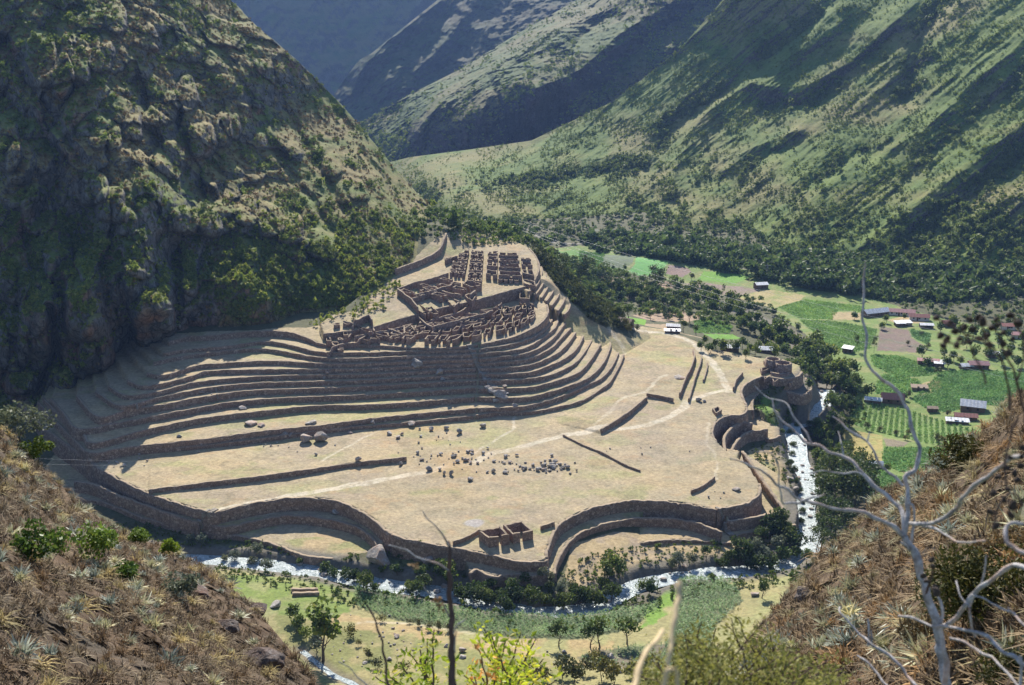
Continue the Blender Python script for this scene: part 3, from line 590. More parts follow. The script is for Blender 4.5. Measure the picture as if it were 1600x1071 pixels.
# crag bulges (u, v, half width, half height, metres towards the viewer)
CRAG = [(100,120,14,34,9),(125,95,16,30,7),(160,85,18,26,7),(105,75,10,20,6),(65,95,22,40,6),(180,25,16,26,7),(235,60,14,20,5),(290,150,17,26,9),(265,170,14,22,8),(240,180,16,18,6),(205,200,16,20,7),(315,220,20,26,10),(345,205,14,24,8),(365,200,9,18,5),(155,215,16,14,5),(180,215,10,16,4),
 (150,295,20,26,11),(175,320,22,26,10),(200,345,14,22,7),(10,230,20,40,9),(30,260,22,34,8),(420,345,18,24,8),(455,360,20,24,8),(385,330,16,20,6),(330,350,16,22,6),(290,345,20,20,6),(500,385,22,22,7),(130,470,30,60,10),(150,540,26,44,10),(240,505,30,44,11),(258,470,14,24,8),(60,500,26,60,9),(20,420,24,50,8),(90,400,20,40,8),
 (220,400,24,36,7),(60,330,22,34,6),(20,540,26,40,8),(110,590,22,22,6),(30,600,22,20,5),(330,300,10,12,3),(460,240,14,14,4),(400,110,8,12,3),(520,260,14,14,4),(560,300,14,14,4),(330,95,12,14,4),(300,430,12,30,5),(540,300,12,18,4),(585,330,10,14,3),(480,330,10,14,3)]
GUL = [([(0,150),(60,200),(90,260),(70,330),(10,400)],9,20),([(210,130),(250,230),(300,290),(330,310)],7,14),([(90,560),(130,620),(60,660)],7,12),([(75,480),(90,540),(60,620)],12,9),([(190,440),(200,520),(190,560)],6,10),([(270,380),(280,440),(275,500)],6,12),([(420,120),(480,230),(540,330)],4,9),([(480,110),(560,230),(640,340)],3,8),([(350,80),(420,220),(520,360)],4,10),([(0,60),(80,180),(120,250)],7,14)]
def ld(P, U, Vv, T):
    x, y, z = P[..., 0], P[..., 1], P[..., 2]
    wv = 9*fbm(U/40, Vv/40, o=3, seed=81); wu = 9*fbm(U/40+50, Vv/40, o=3, seed=85)
    off = np.zeros(U.shape)
    for u, v, a, b, h in CRAG:
        du = (U+wu-u)/a; dv = (Vv+wv-v)/b
        r = np.abs(du)**2.4+np.where(dv > 0, np.abs(dv)**4, np.abs(dv)**1.6)
        off += h*np.clip(1.25-r, 0, 1)**.35*1.1
    for l, h, wd in GUL:
        d, _ = linedist(U+wu, Vv+wv, np.array(l)); off -= h*np.clip(1-d/wd, 0, 1)**.8
    rock = np.clip(1.25-(U-120)/430+.9*fbm(U/60, Vv/80, o=3, seed=95), 0.12, 1)
    rd = fbm(x/16, z/24, y/40, o=6, seed=101, g=.55, ridged=True)
    ww = 3*fbm(x/8, y/8, z/8, o=3, seed=97); wg_, wr_ = worley((x+ww)/11, y/22, (z+ww)/15, 301); wg2, wr2 = worley((x+ww)/5, y/9, (z+ww)/6.5, 311)
    rd2 = fbm(x/5, z/9, y/8, o=4, seed=111, g=.55, ridged=True)
    off += rock*(5.0*rd+1.3*rd2)+np.clip(rock*1.4-.25, .0, 1)*(7.5*(wr_-.5)+3.2*np.clip(wg_*1.8, 0, 1)+1.4*(wr2-.5)+.9*np.clip(wg2*2.5, 0, 1))+(1-rock)*(1.6*fbm(x/12, y/12, z/12, o=5, seed=121, ridged=True)+.8*rd2)
    LD['rock'] = rock; LD['off'] = off; LD['rd'] = rd
    # fade out where the slope runs into the ground at the terraces
    T2 = T-off
    return atd(U, Vv, T2)
LD = {}
P = sheet('m', U, Vv, LM, ld, None, None)
N = normals(P)
# columns that carry the mountain on behind its skyline
back = []; last = P[:, -1]; dirb = np.array([-.28, .96, 0.])
for k in range(1, 14):
    q = last+dirb*k*k*2.2+np.array([0, 0, -1.])*(k*k*.55)+np.stack([0*vv, 0*vv, 1.5*vn(vv/9, np.full(nv, k*1.3), 0, 5)], -1); back.append(q)
P2 = np.concatenate([P, np.stack(back, 1)], 1)
nz = np.concatenate([N[..., 2], np.full((nv, 13), .6)], 1); rk = np.concatenate([LD['rock'], np.repeat(LD['rock'][:, -1:], 13, 1)], 1)
x, y, z = P2[..., 0], P2[..., 1], P2[..., 2]
steep = np.clip((.56-nz)/.16+.35*fbm(x/6, y/6, z/6, o=3, seed=131), 0, 1)
steep *= np.clip(rk*1.6, .25, 1)
gn = fbm(x/15, y/15, z/15, o=4, seed=141); gn2 = fbm(x/5, y/5, z/5, o=3, seed=143)
grass = np.array([.235,.19,.085])[None, None]*(1+.25*gn2[..., None]); grn = np.array([.12,.155,.04]); 
k_ = np.clip(.45+1.3*gn+.5*gn2, 0, 1)[..., None]
uu = np.concatenate([U, np.repeat(U[:, -1:], 13, 1)], 1); vvv = np.concatenate([Vv, np.repeat(Vv[:, -1:], 13, 1)], 1)
k_ = np.clip(k_+np.clip((vvv-330)/200, 0, .4)[..., None], 0, 1)
cg = grass*(1-k_)+grn*k_
r1 = np.array([.10,.095,.092]); r2 = np.array([.24,.22,.205]); r3 = np.array([.30,.155,.085])
q_ = np.clip(.5+.9*fbm(x/4, y/4, z/7, o=4, seed=151), 0, 1)[..., None]; cr = r1*(1-q_)+r2*q_
o_ = np.clip(2.2*fbm(x/14, y/14, z/10, o=3, seed=155)-.45+np.clip((vvv-420)/150, 0, .55), 0, .75)[..., None]; cr = cr*(1-o_)+r3*o_
cc = cg*(1-steep[..., None])+cr*steep[..., None]
M_mtn = m_attr_ground('mountain_ground', 0.6, .42, .55, crag=.22)
mtn = tag(ob('mountain_side', mesh('mountain_side', P2.reshape(-1, 3), gridfaces(*P2.shape[:2]), M_mtn, cc.reshape(-1, 3))), 'steep craggy mountainside with dry grass rising left of the terraces', 'mountainside', kind='structure')
LMP, LMN, LMS, LMK, LMU, LMV = P, N, steep[:, :nu], k_[:, :nu, 0], U, Vv
gp = mesh('ground', [(-6000, -3000, -16), (6000, -3000, -16), (6000, 9000, -16), (-6000, 9000, -16)], np.array([(0, 1, 2, 3)]), M_ground, np.array([.13, .14, .06]), smooth=False)
tag(ob('ground', gp), 'scrubby ground reaching out beyond the valley', 'ground', kind='structure')
# far side of the valley
def farsheet(name, u0, u1, v0, v1, nu, nv, ctrl, disp, colf, label, cs=70, vtop=None, vbot=None):
    a = np.linspace(u0, u1, nu); s = np.linspace(0, 1, nv)
    vt = np.full(nu, v0) if vtop is None else np.interp(a, *zip(*vtop)); vb = np.full(nu, v1) if vbot is None else np.interp(a, *zip(*vbot))
    U = np.repeat(a[None], nv, 0); Vv = vt[None]+(vb-vt)[None]*s[:, None]
    P = sheet(name, U, Vv, ctrl, disp, None, None, cshape=cs); N = normals(P)
    # turn the top edge back behind the crest
    bk = [P[:1]+np.array([.1, 1., 0])*d-np.array([0, 0, 1.])*d*.5*(vtop is not None)+np.array([0, 0, 1.])*d*.45*(vtop is None) for d in (160, 60, 20, 5)]
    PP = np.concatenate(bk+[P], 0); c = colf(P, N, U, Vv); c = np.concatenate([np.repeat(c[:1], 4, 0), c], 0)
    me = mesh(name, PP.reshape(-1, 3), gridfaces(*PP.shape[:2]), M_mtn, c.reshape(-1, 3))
    o = tag(ob(name, me), label, 'mountainside', kind='structure')
    return P, N, U, Vv
def vegcol(P, N, U, Vv, dryb=0.0, rockf=1.0):
    x, y, z = P[..., 0], P[..., 1], P[..., 2]
    g = fbm(x/60, y/60, z/40, o=4, seed=161); g2 = fbm(x/14, y/14, z/14, o=4, seed=165)
    a = np.array([.075,.125,.02]); b = np.array([.13,.175,.03]); d = np.array([.20,.175,.07])
    k = np.clip(.5+1.1*g2, 0, 1)[..., None]; c = a*(1-k)+b*k
    k = np.clip(.15+1.6*g+.5*g2+dryb+np.clip((z-90)/260, 0, .4), 0, .85)[..., None]; c = c*(1-k)+d*k
    st = np.clip((.52-N[..., 2])/.15+.5*g2, 0, 1)*rockf; st = st[..., None]; return c*(1-st)+np.array([.125,.11,.10])*st
BIG = [(860,395,800),(930,398,775),(1000,402,748),(1060,410,728),(1150,430,690),(1300,450,650),(1400,480,625),(1500,500,608),(1600,520,598),(1750,560,590),(820,370,830),(740,350,880),
 (860,360,860),(1000,370,810),(1150,390,760),(1300,400,715),(1450,420,680),(1600,430,660),(1750,440,650),(700,330,930),(780,330,900),(900,330,900),(1050,330,850),(1250,330,780),(1450,330,735),(1600,330,710),(1750,330,700),
 (640,285,1120),(700,265,1080),(800,260,1040),(900,250,1010),(1050,240,960),(1250,230,870),(1450,220,810),(1600,210,775),(1750,200,760),(600,258,1300),(740,236,1160),(830,222,1100),(960,160,1080),(1060,80,1070),(1130,0,1060),(1200,-80,1070),
 (1200,100,990),(1350,100,930),(1500,100,860),(1650,100,820),(1300,0,1010),(1450,0,950),(1600,0,900),(1750,0,870),(1300,-100,1120),(1500,-100,1030),(1700,-100,960),(560,300,1250),(640,330,1050)]
# ridges (+) and gullies (-) : line in the picture, metres towards the viewer, half width
FR = [([(1290,15),(1230,70),(1170,120),(1100,165),(1050,205),(1035,230)],-30,20,0),([(1310,8),(1250,66),(1190,118),(1140,150),(1090,190),(1060,230),(1050,290)],26,18,0),([(1170,130),(1200,135),(1270,128),(1350,80),(1410,20)],22,20,0),([(1200,165),(1270,160),(1330,110),(1400,50)],-22,16,0),
 ([(1470,0),(1440,60),(1425,120),(1420,150)],-34,24,0),([(1600,60),(1530,120),(1460,190),(1400,230),(1350,270)],18,26,0),([(1130,265),(1170,235),(1210,215),(1250,200)],16,12,0),([(1160,290),(1190,250),(1240,225)],-16,14,0),([(1240,310),(1300,265),(1360,230)],-12,16,0),
 ([(1600,190),(1540,240),(1480,290),(1430,325),(1390,355),(1370,380)],26,18,0),([(1600,240),(1540,290),(1480,330),(1440,370)],-26,30,0),([(1600,300),(1560,320),(1500,350)],14,20,0),([(640,285),(760,262),(860,250),(960,245),(1020,240)],8,18,0),
 ([(660,300),(760,288),(860,282),(960,262),(1010,262)],-22,14,0),([(1000,330),(1080,300),(1120,270)],-14,18,0),([(1040,380),(1050,330),(1080,270),(1130,200)],-12,20,0),([(870,365),(960,372),(1060,392),(1180,418)],-8,10,0),([(1340,10),(1240,90),(1180,160)],10,12,0),([(1600,120),(1500,200),(1400,290)],-12,16,0),([(1250,430),(1320,440),(1400,455)],8,12,0),([(1290,415),(1400,400),(1500,420)],-10,16,0),([(1150,200),(1110,240),(1080,300)],8,12,0)]
def relief(lines, U, Vv, wob=4.5):
    wu = wob*fbm(U/45, Vv/45, o=3, seed=171); wv = wob*fbm(U/45+40, Vv/45, o=3, seed=175); off = np.zeros(U.shape)
    for l, h, wd, _ in lines:
        d, _q = linedist(U+wu, Vv+wv, curve(np.c_[np.array(l, float), np.zeros(len(l))], 8)); off += h*np.clip(1-d/wd/1.6, 0, 1)**1.4
    return off
def bd(P, U, Vv, T):
    x, y, z = P[..., 0], P[..., 1], P[..., 2]
    al = (x*.75+y*.4); ac = (-x*.4+y*.75)
    pp = (U*.78+Vv*.95)+6*fbm(U/70, Vv/70, o=3, seed=189); off = relief(FR, U, Vv)*.45+4.2*fbm(pp/26, (U-Vv)/260, 0, o=4, seed=183, ridged=True, g=.6)+3*fbm(ac/42, al/150, z/200, o=5, seed=181, ridged=True, g=.55)+4*fbm(x/24, y/24, z/24, o=5, seed=185)+1.2*fbm(x/6, y/6, z/6, o=3, seed=187)
    return atd(U, Vv, T-off)
BP_, BN_, BU, BV = farsheet('mountain_slope', 560, 1760, -120, 0, 900, 420, BIG, bd, lambda P, N, U, V: vegcol(P, N, U, V), 'great green mountain slope filling the right background, cut by diagonal gullies', vtop=None if False else [(560,262),(600,256),(640,246),(740,233),(830,220),(960,158),(1060,80),(1130,0),(1200,-90),(1230,-120),(1760,-120)], vbot=[(560,330),(700,352),(820,378),(860,397),(930,402),(1000,406),(1060,414),(1150,434),(1300,458),(1400,485),(1500,505),(1600,525),(1760,570)])
SP2 = [(905,0,1560),(800,60,1500),(720,110,1470),(640,150,1440),(565,195,1420),(960,0,1460),(850,55,1400),(760,110,1360),(700,150,1340),(650,205,1320),(655,240,1290),(1130,0,1400),(1000,110,1300),(900,180,1270),(800,225,1250),(700,245,1260),(600,230,1350),(560,240,1360),(1250,-100,1480),(1000,-100,1560)]
R2 = [([(1050,0),(960,60),(900,110),(840,140)],26,22,0),([(900,120),(870,100),(950,20)],-18,14,0),([(960,10),(850,58),(760,112),(700,152),(655,205)],24,14,0),([(760,115),(780,160),(800,220)],-14,16,0),([(840,140),(835,190),(850,215)],14,12,0),([(700,160),(690,200),(700,240)],10,14,0),([(1100,0),(1000,80),(930,150)],-20,20,0),([(760,150),(750,190),(745,230)],10,9,0),([(900,110),(890,160),(900,180)],9,10,0)]
def d2(P, U, Vv, T):
    x, y, z = P[..., 0], P[..., 1], P[..., 2]
    return atd(U, Vv, T-(relief(R2, U, Vv, 6)+20*fbm(x/38, z/75, y/80, o=6, seed=191, ridged=True, g=.6)+4*fbm(x/9, z/12, y/12, o=4, seed=195, ridged=True)))
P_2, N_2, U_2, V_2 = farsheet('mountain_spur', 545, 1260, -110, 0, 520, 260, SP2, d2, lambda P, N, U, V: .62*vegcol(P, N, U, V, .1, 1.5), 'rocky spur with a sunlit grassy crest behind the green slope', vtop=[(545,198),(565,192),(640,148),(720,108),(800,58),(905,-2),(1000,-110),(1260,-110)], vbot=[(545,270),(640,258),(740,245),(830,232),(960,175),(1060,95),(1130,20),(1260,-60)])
SP1 = [(690,0,2000),(643,37,1950),(580,90,1900),(540,150,1880),(560,190,1800),(640,150,1800),(720,110,1850),(800,60,1900),(900,0,1950),(780,0,2000),(600,120,1850),(950,-80,2100),(700,-80,2100),(500,170,1850)]
R1 = [([(690,0),(643,37),(580,90),(545,150)],30,14,0),([(640,60),(600,110),(560,150)],-16,12,0),([(740,10),(700,60),(650,110)],18,14,0),([(720,80),(650,140),(590,180)],-20,16,0)]
def d1(P, U, Vv, T):
    x, y, z = P[..., 0], P[..., 1], P[..., 2]
    return atd(U, Vv, T-(relief(R1, U, Vv, 5)+30*fbm(x/55, z/110, y/100, o=6, seed=201, ridged=True, g=.6)))
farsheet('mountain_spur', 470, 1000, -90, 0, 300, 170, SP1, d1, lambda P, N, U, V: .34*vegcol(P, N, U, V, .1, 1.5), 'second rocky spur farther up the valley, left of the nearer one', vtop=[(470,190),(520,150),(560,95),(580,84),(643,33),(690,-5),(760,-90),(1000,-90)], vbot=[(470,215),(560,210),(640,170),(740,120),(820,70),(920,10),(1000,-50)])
BK = [(300,0,2640),(600,0,2600),(900,0,2640),(300,200,2500),(600,200,2480),(800,100,2540),(500,-120,2720),(900,-120,2740),(300,-120,2720)]
def d0(P, U, Vv, T):
    x, y, z = P[..., 0], P[..., 1], P[..., 2]
    return atd(U, Vv, T-(70*fbm((x-.6*z)/260, z/500, 0, o=5, seed=211, ridged=True)+25*fbm(x/60, z/100, y/100, o=5, seed=215, ridged=True)))
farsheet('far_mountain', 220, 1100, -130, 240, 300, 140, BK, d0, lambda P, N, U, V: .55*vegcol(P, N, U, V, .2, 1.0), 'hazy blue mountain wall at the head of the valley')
# ------------------------------------------------------------ leaf clumps, shrubs and trees
def cards(P, size, r, flat=0.0, tri=False, asp=1.6, up=0.0):
    """small leaf faces of random tilt at the points P"""
    n = len(P); a = r.normal(size=(n, 3)); a[:, 2] *= (1-flat); a /= np.linalg.norm(a, axis=1)[:, None]; a[:, 2] += up
    b = np.cross(a, r.normal(size=(n, 3))); b /= np.linalg.norm(b, axis=1)[:, None]+1e-9
    s = (np.full(n, size) if np.isscalar(size) else size)*(r.uniform(.6, 1.4, n)); a = a*s[:, None]*asp*.5; b = b*s[:, None]*.5
    if tri:
        V = np.stack([P-a-b*.9, P-a*.2+b, P+a], 1); return V.reshape(-1, 3), np.arange(3*n).reshape(n, 3)
    V = np.stack([P-a, P+b*.9-a*.1, P+a, P-b*.9+a*.1], 1); return V.reshape(-1, 3), np.arange(4*n).reshape(n, 4)
def lobes(n, rad, h, r, nl=7, z0=0.35, fill=.35):
    """points spread through several uneven lobes"""
    c = r.normal(size=(nl, 3)); c /= np.linalg.norm(c, axis=1)[:, None]; c *= r.uniform(.25, .8, (nl, 1)); c[:, 2] = np.abs(c[:, 2])*.9-.1
    lr = r.uniform(.28, .55, nl); k = r.integers(0, nl, n); d = r.normal(size=(n, 3)); d /= np.linalg.norm(d, axis=1)[:, None]
    q = c[k]+d*(lr[k]*np.where(r.random(n) < fill, r.random(n)**.5, r.uniform(.85, 1.1, n)))[:, None]
    return q*np.array([rad, rad, h*(1-z0)*.62])+np.array([0, 0, h*(z0+(1-z0)*.5)])
def tube(pts, rad, k=6, cap=True):
    P = np.asarray(pts, float); n = len(P); R_ = np.full(n, rad) if np.isscalar(rad) else np.asarray(rad, float)
    T = np.gradient(P, axis=0); T /= np.linalg.norm(T, axis=1)[:, None]+1e-12; up = np.array([0, 0, 1.]) if abs(T[0, 2]) < .9 else np.array([1., 0, 0])
    a = np.cross(T, up); a /= np.linalg.norm(a, axis=1)[:, None]+1e-12; b = np.cross(T, a); th = np.arange(k)*2*pi/k
    V = P[:, None]+(a[:, None]*np.cos(th)[None, :, None]+b[:, None]*np.sin(th)[None, :, None])*R_[:, None, None]
    i = np.arange(n*k).reshape(n, k); j = np.roll(i, -1, 1)
    F = np.stack([i[:-1], j[:-1], j[1:], i[1:]], -1).reshape(-1, 4)
    return V.reshape(-1, 3), F
def join(parts):
    Vs, F3, F4, o = [], [], [], 0
    for V, F in parts:
        if not len(V): continue
        Vs.append(V); (F3 if F.shape[1] == 3 else F4).append(F+o); o += len(V)
    return np.concatenate(Vs), [np.concatenate(x) for x in (F3, F4) if x]
def trunk_parts(h, r0, nb, r, lean=.1, spread=.5, start=.35):
    pts = [np.array([0, 0, -.3])]; d = np.array([r.normal()*lean, r.normal()*lean, 1.])
    for k in range(1, 7): pts.append(pts[-1]+d*h/6+np.array([r.normal(), r.normal(), 0])*h*.02)
    pts = np.array(pts); out = [tube(pts, np.linspace(r0, r0*.25, 7), 6)]; tips = [pts[-1]]
    for k in range(nb):
        i = r.uniform(start, .95)*6; p0 = pts[int(i)]; th = r.uniform(0, 2*pi); L = h*spread*r.uniform(.5, 1)
        q = np.array([p0, p0+np.array([cos(th), sin(th), .7])*L*.5, p0+np.array([cos(th), sin(th), .95])*L]); out.append(tube(q, [r0*.4, r0*.25, r0*.1], 5)); tips.append(q[-1])
    return out, np.array(tips)
M_bark = m_plain('bark', (.11, .085, .065), .3, 4, .9, .03)
M_leafD = m_leaf('leaf_dark', (.035, .06, .02), (.075, .115, .035), (.12, .15, .05), .35, .6)
M_leafM = m_leaf('leaf_mid', (.05, .09, .022), (.11, .17, .04), (.18, .20, .06), .35, .6)
M_leafG = m_leaf('leaf_grey', (.08, .10, .075), (.16, .19, .14), (.22, .25, .18), .3, .6)
M_leafB = m_leaf('leaf_bright', (.08, .14, .02), (.17, .26, .035), (.24, .30, .05), .35, .5)
M_shrub = m_leaf('shrub_leaf', (.10, .15, .03), (.22, .28, .055), (.33, .33, .11), .4, .7, wsc=.05)
M_shrubF = m_leaf('far_shrub_leaf', (.085, .14, .022), (.18, .245, .04), (.26, .27, .07), .4, .8, wsc=.02)
M_leafW = m_leaf('wood_leaf', (.06, .10, .028), (.13, .19, .05), (.20, .235, .07), .4, .6)
M_dryb = m_leaf('dry_bush', (.10, .075, .045), (.19, .14, .08), (.24, .19, .11), .2, .8)
def crown_mesh(name, n, rad, h, size, seed, mat, nl=8, z0=.3, tips=None):
    r = np.random.default_rng(seed)
    if tips is None: P = lobes(n, rad, h, r, nl, z0)
    else:
        k = r.integers(0, len(tips), n); P = tips[k]+r.normal(size=(n, 3))*np.array([rad, rad, rad*.7])*(.5+.5*r.random((n, 1)))
    V, F = cards(P, size, r); return mesh(name, V, F, mat, smooth=False)
TREES = {}
def mk_tree(kind, h, rad, n, size, mat, r0, nb, z0, variants=4, tall=False, nl=8):
    L = []
    for s in range(variants):
        r = np.random.default_rng(hash((kind == 'x', s, len(kind), int(h*10))) & 0xffff)
        tp, tips = trunk_parts(h*(.9 if tall else .6), r0, nb, r, .06 if tall else .15, .3 if tall else .55, .4 if tall else .25)
        V, F = join(tp); tm = mesh('trunk', V, F, M_bark)
        if tall:
            cm = crown_mesh('crown', n, rad*.42, h, size, s+50, mat, tips=tips)
        else: cm = crown_mesh('crown', n, rad, h, size, s+90, mat, nl, z0)
        L.append((tm, cm))
    TREES[kind] = L
mk_tree('river', 5.0, 3.0, 620, .42, M_leafD, .14, 5, .12)
mk_tree('grey', 4.2, 2.3, 520, .34, M_leafG, .12, 5, .12)
mk_tree('field', 5.5, 2.2, 420, .38, M_leafM, .18, 5, .38)
mk_tree('mid', 5.0, 2.7, 480, .42, M_leafM, .14, 5, .12)
mk_tree('euca', 14.0, 3.6, 620, .62, M_leafD, .24, 13, .3, tall=True)
mk_tree('wood', 7.0, 3.4, 330, .75, M_leafW, .2, 3, .1)
mk_tree('woodm', 6.0, 3.2, 330, .7, M_leafM, .2, 3, .1)
mk_tree('olive', 3.2, 1.8, 300, .3, m_leaf('leaf_olive', (.07, .08, .03), (.13, .14, .045), (.2, .17, .05), .2), .08, 4, .05)
def tree(kind, p, s, label, cat='tree', group=None, name='tree', sx=None, sink=.1):
    tm, cm = TREES[kind][random.randrange(4)]
    e = bpy.data.objects.new(name, None); C.objects.link(e); e.location = (p[0], p[1], p[2]-sink)
    e.rotation_euler = (0, 0, random.uniform(0, 6.28)); k = sx or s; e.scale = (k, k, s)
    e.empty_display_size = .5; tag(e, label, cat, group)
    ob('trunk', tm, e); ob('crown', cm, e); return e
def place(kind, lst, label, group, cat='tree', name='tree', jit=.15):
    for q in lst:
        u, v, s = q[:3]; p = hit(u, v); tree(kind, p, s*random.uniform(1-jit, 1+jit), label, cat, group, name)
def scatter(name, P, S, temps, mat, label, r, tilt=0.0, cat=None, kind='stuff', zs=1.0):
    """one mesh of many clumps: template t of each point turned about z and scaled"""
    k = r.integers(0, len(temps), len(P)); Vs, Fs, o = [], [], 0
    for t, (TV, TF) in enumerate(temps):
        m = k == t; n = m.sum()
        if not n: continue
        a = r.uniform(0, 2*pi, n); c, s = np.cos(a), np.sin(a)
        V = np.stack([TV[None, :, 0]*c[:, None]-TV[None, :, 1]*s[:, None], TV[None, :, 0]*s[:, None]+TV[None, :, 1]*c[:, None], np.repeat(TV[None, :, 2]*zs, n, 0)], -1)
        if tilt:
            tx = r.normal(size=n)*tilt; ty = r.normal(size=n)*tilt
            V[..., 0] += V[..., 2]*tx[:, None]; V[..., 1] += V[..., 2]*ty[:, None]
        V = V*S[m][:, None, None]+P[m][:, None]
        F = TF[None]+(np.arange(n)*len(TV))[:, None, None]+o; o += n*len(TV)
        Vs.append(V.reshape(-1, 3)); Fs.append(F.reshape(-1, TF.shape[1]))
    return tag(ob(name, mesh(name, np.concatenate(Vs), np.concatenate(Fs), mat, smooth=False)), label, cat, kind=kind)
r_ = np.random.default_rng(5)
T_bush = [cards(lobes(26, .9, 1.3, r_, 4, 0.0, .2), .48, r_, tri=True) for _ in range(5)]
T_tree = [cards(lobes(60, 1.0, 2.0, r_, 6, 0.0, .2), .42, r_, tri=True) for _ in range(5)]
# shrubs on the craggy mountain: where it is green and not bare rock
def pick(P, N, w, n, r):
    q = P.reshape(-1, 3); ins = (q[:, 1] < 600) & (q[:, 0] > -255); w = w*np.where(ins & (q[:, 2] < Gs(q[:, 0], q[:, 1])+.6), 0, 1).reshape(w.shape)
    w = (w*np.clip(-(((P-np.array([0, 0, CAMZ]))*N).sum(-1))/np.linalg.norm(P-np.array([0, 0, CAMZ]), axis=-1), .15, 1)).ravel(); i = r.choice(w.size, n, p=w/w.sum()); return P.reshape(-1, 3)[i], i
clus = np.clip(fbm(LMU/16, LMV/16, o=3, seed=301)*2.2+.35, 0.03, 1)**1.5
wt = clus*(np.clip(LMK*1.5, .1, 1))*(1-.85*LMS)*np.where(LMU < -150, 0, 1)
P_, i_ = pick(LMP, LMN, wt, 12000, r_); S_ = r_.gamma(3, .2, len(P_))*.9+.3
scatter('mountain_shrubs', P_, S_, T_bush, M_shrub, 'green shrubs dotted over the craggy mountainside', r_, cat='shrubs')
low = np.clip((LMV-300)/120, 0, 1)*np.clip(1.3-LMS*2, 0, 1)*np.clip(fbm(LMU/14, LMV/10, o=3, seed=305)*2+.7, 0, 1)
P_, i_ = pick(LMP, LMN, low, 6500, r_); scatter('mountain_shrubs', P_, r_.gamma(4, .2, len(P_))*.9+.3, T_bush, M_shrub, 'darker bushes crowding the mountain foot above the terraces', r_, cat='shrubs')
# tufts of dry grass on the same slope
T_tuft = [cards(np.c_[r_.normal(size=(14, 2))*.4, np.abs(r_.normal(size=14))*.25], .5, r_, tri=True, asp=2.2) for _ in range(4)]
P_, i_ = pick(LMP, LMN, (1-.9*LMS)*np.clip(1.2-LMK, .1, 1), 9000, r_); scatter('mountain_grass', P_, r_.uniform(.5, 1.3, len(P_)), T_tuft, M_dryb, 'tufts of dry grass on the craggy mountainside', r_, cat='grass')
# green slope across the valley
g2 = np.clip(fbm(BU/26, BV/22, o=4, seed=311)*2+.55, .08, 1)
P_, i_ = pick(BP_, BN_, g2*np.where(BV > 0-60, 1, .2), 30000, r_); S_ = (r_.gamma(3, .2, len(P_))*.75+.45); scatter('hillside_scrub', P_, S_, T_bush, M_shrubF, 'low green scrub covering the slope across the valley', r_, cat='scrub')
gul = np.clip((BV-(330-(BU-1000)*.02))/70, 0, .35)+np.clip(-relief(FR, BU, BV)/18, 0, 1)*.8
P_, i_ = pick(BP_, BN_, np.clip(gul, 0, 1)*g2, 5000, r_); scatter('hillside_wood', P_, r_.gamma(4, .3, len(P_))*.9+.6, T_tree, M_leafW, 'dark bushy wood along the foot and gullies of the far slope', r_, cat='wood')
ft = np.clip((BV-(372+np.clip(BU-1000, 0, 600)*.09))/30, 0, 1); P_, i_ = pick(BP_, BN_, ft*np.clip(g2+.3, 0, 1), 3000, r_); scatter('hillside_wood', P_, r_.gamma(6, .3, len(P_))*1.3+1.0, T_tree, M_leafW, 'taller trees of the wood along the very foot of the far slope', r_, cat='wood')
g3 = np.clip(fbm(U_2/20, V_2/20, o=3, seed=321)*2+.4, .05, 1)*np.clip((N_2[..., 2]-.3)*3, .05, 1)
P_, i_ = pick(P_2, N_2, g3, 5000, r_); scatter('spur_scrub', P_, r_.gamma(3, .35, len(P_))*1.0+.6, T_bush, M_shrubF, 'thin scrub on the crest of the far spur', r_, cat='scrub')
# ------------------------------------------------------------ roofless ruins
def room_mesh(c, h, th=.5, door=None, seed=0, gable=None, dw=.9):
    """walls round the quad c (4 ground corners, world), door = index of the wall with the opening"""
    r = random.Random(seed); Vs = []; F = []
    cc = np.mean(c, 0); inner = [p+(cc-p)/max(np.linalg.norm((cc-p)[:2]), 1e-3)*th*1.35 for p in c]
    def block(a, b, ai, bi, s0, s1, zt0, zt1):
        A = a+(b-a)*s0; B = a+(b-a)*s1; Ai = ai+(bi-ai)*s0; Bi = ai+(bi-ai)*s1; o = len(Vs)
        K = max(1, int(np.linalg.norm((B-A)[:2])/1.0)); 
        for k in range(K+1):
            f = k/K; q = A+(B-A)*f; qi = Ai+(Bi-Ai)*f; zt = zt0+(zt1-zt0)*f+(r.uniform(-.16, .12) if 0 < k < K else r.uniform(-.06, .03))
            if gable and gable[0] == cur: zt += gable[1]*(1-abs(2*(s0+(s1-s0)*f)-1))
            for p, z in ((q, -.5), (q, zt), (qi, zt-.02), (qi, -.5)): Vs.append((p[0]+r.uniform(-.03, .03), p[1]+r.uniform(-.03, .03), p[2]+z))
        for k in range(K):
            i = o+4*k
            for u in range(3): F.append((i+u, i+4+u, i+5+u, i+1+u))
        F.append((o, o+1, o+2, o+3)); i = o+4*K; F.append((i+3, i+2, i+1, i))
    for i in range(4):
        cur = i; a, b = c[i], c[(i+1) % 4]; ai, bi = inner[i], inner[(i+1) % 4]; L = np.linalg.norm((b-a)[:2])
        ha, hb = h*r.uniform(.85, 1.1), h*r.uniform(.85, 1.1)
        if door == i and L > 2:
            m = r.uniform(.4, .6); w_ = dw/L/2; block(a, b, ai, bi, 0, m-w_, ha, ha*.95); block(a, b, ai, bi, m+w_, 1, hb*.95, hb)
        else: block(a, b, ai, bi, 0, 1, ha, hb)
    return mesh('stone_room', Vs, np.array(F), M_ruin, smooth=False)
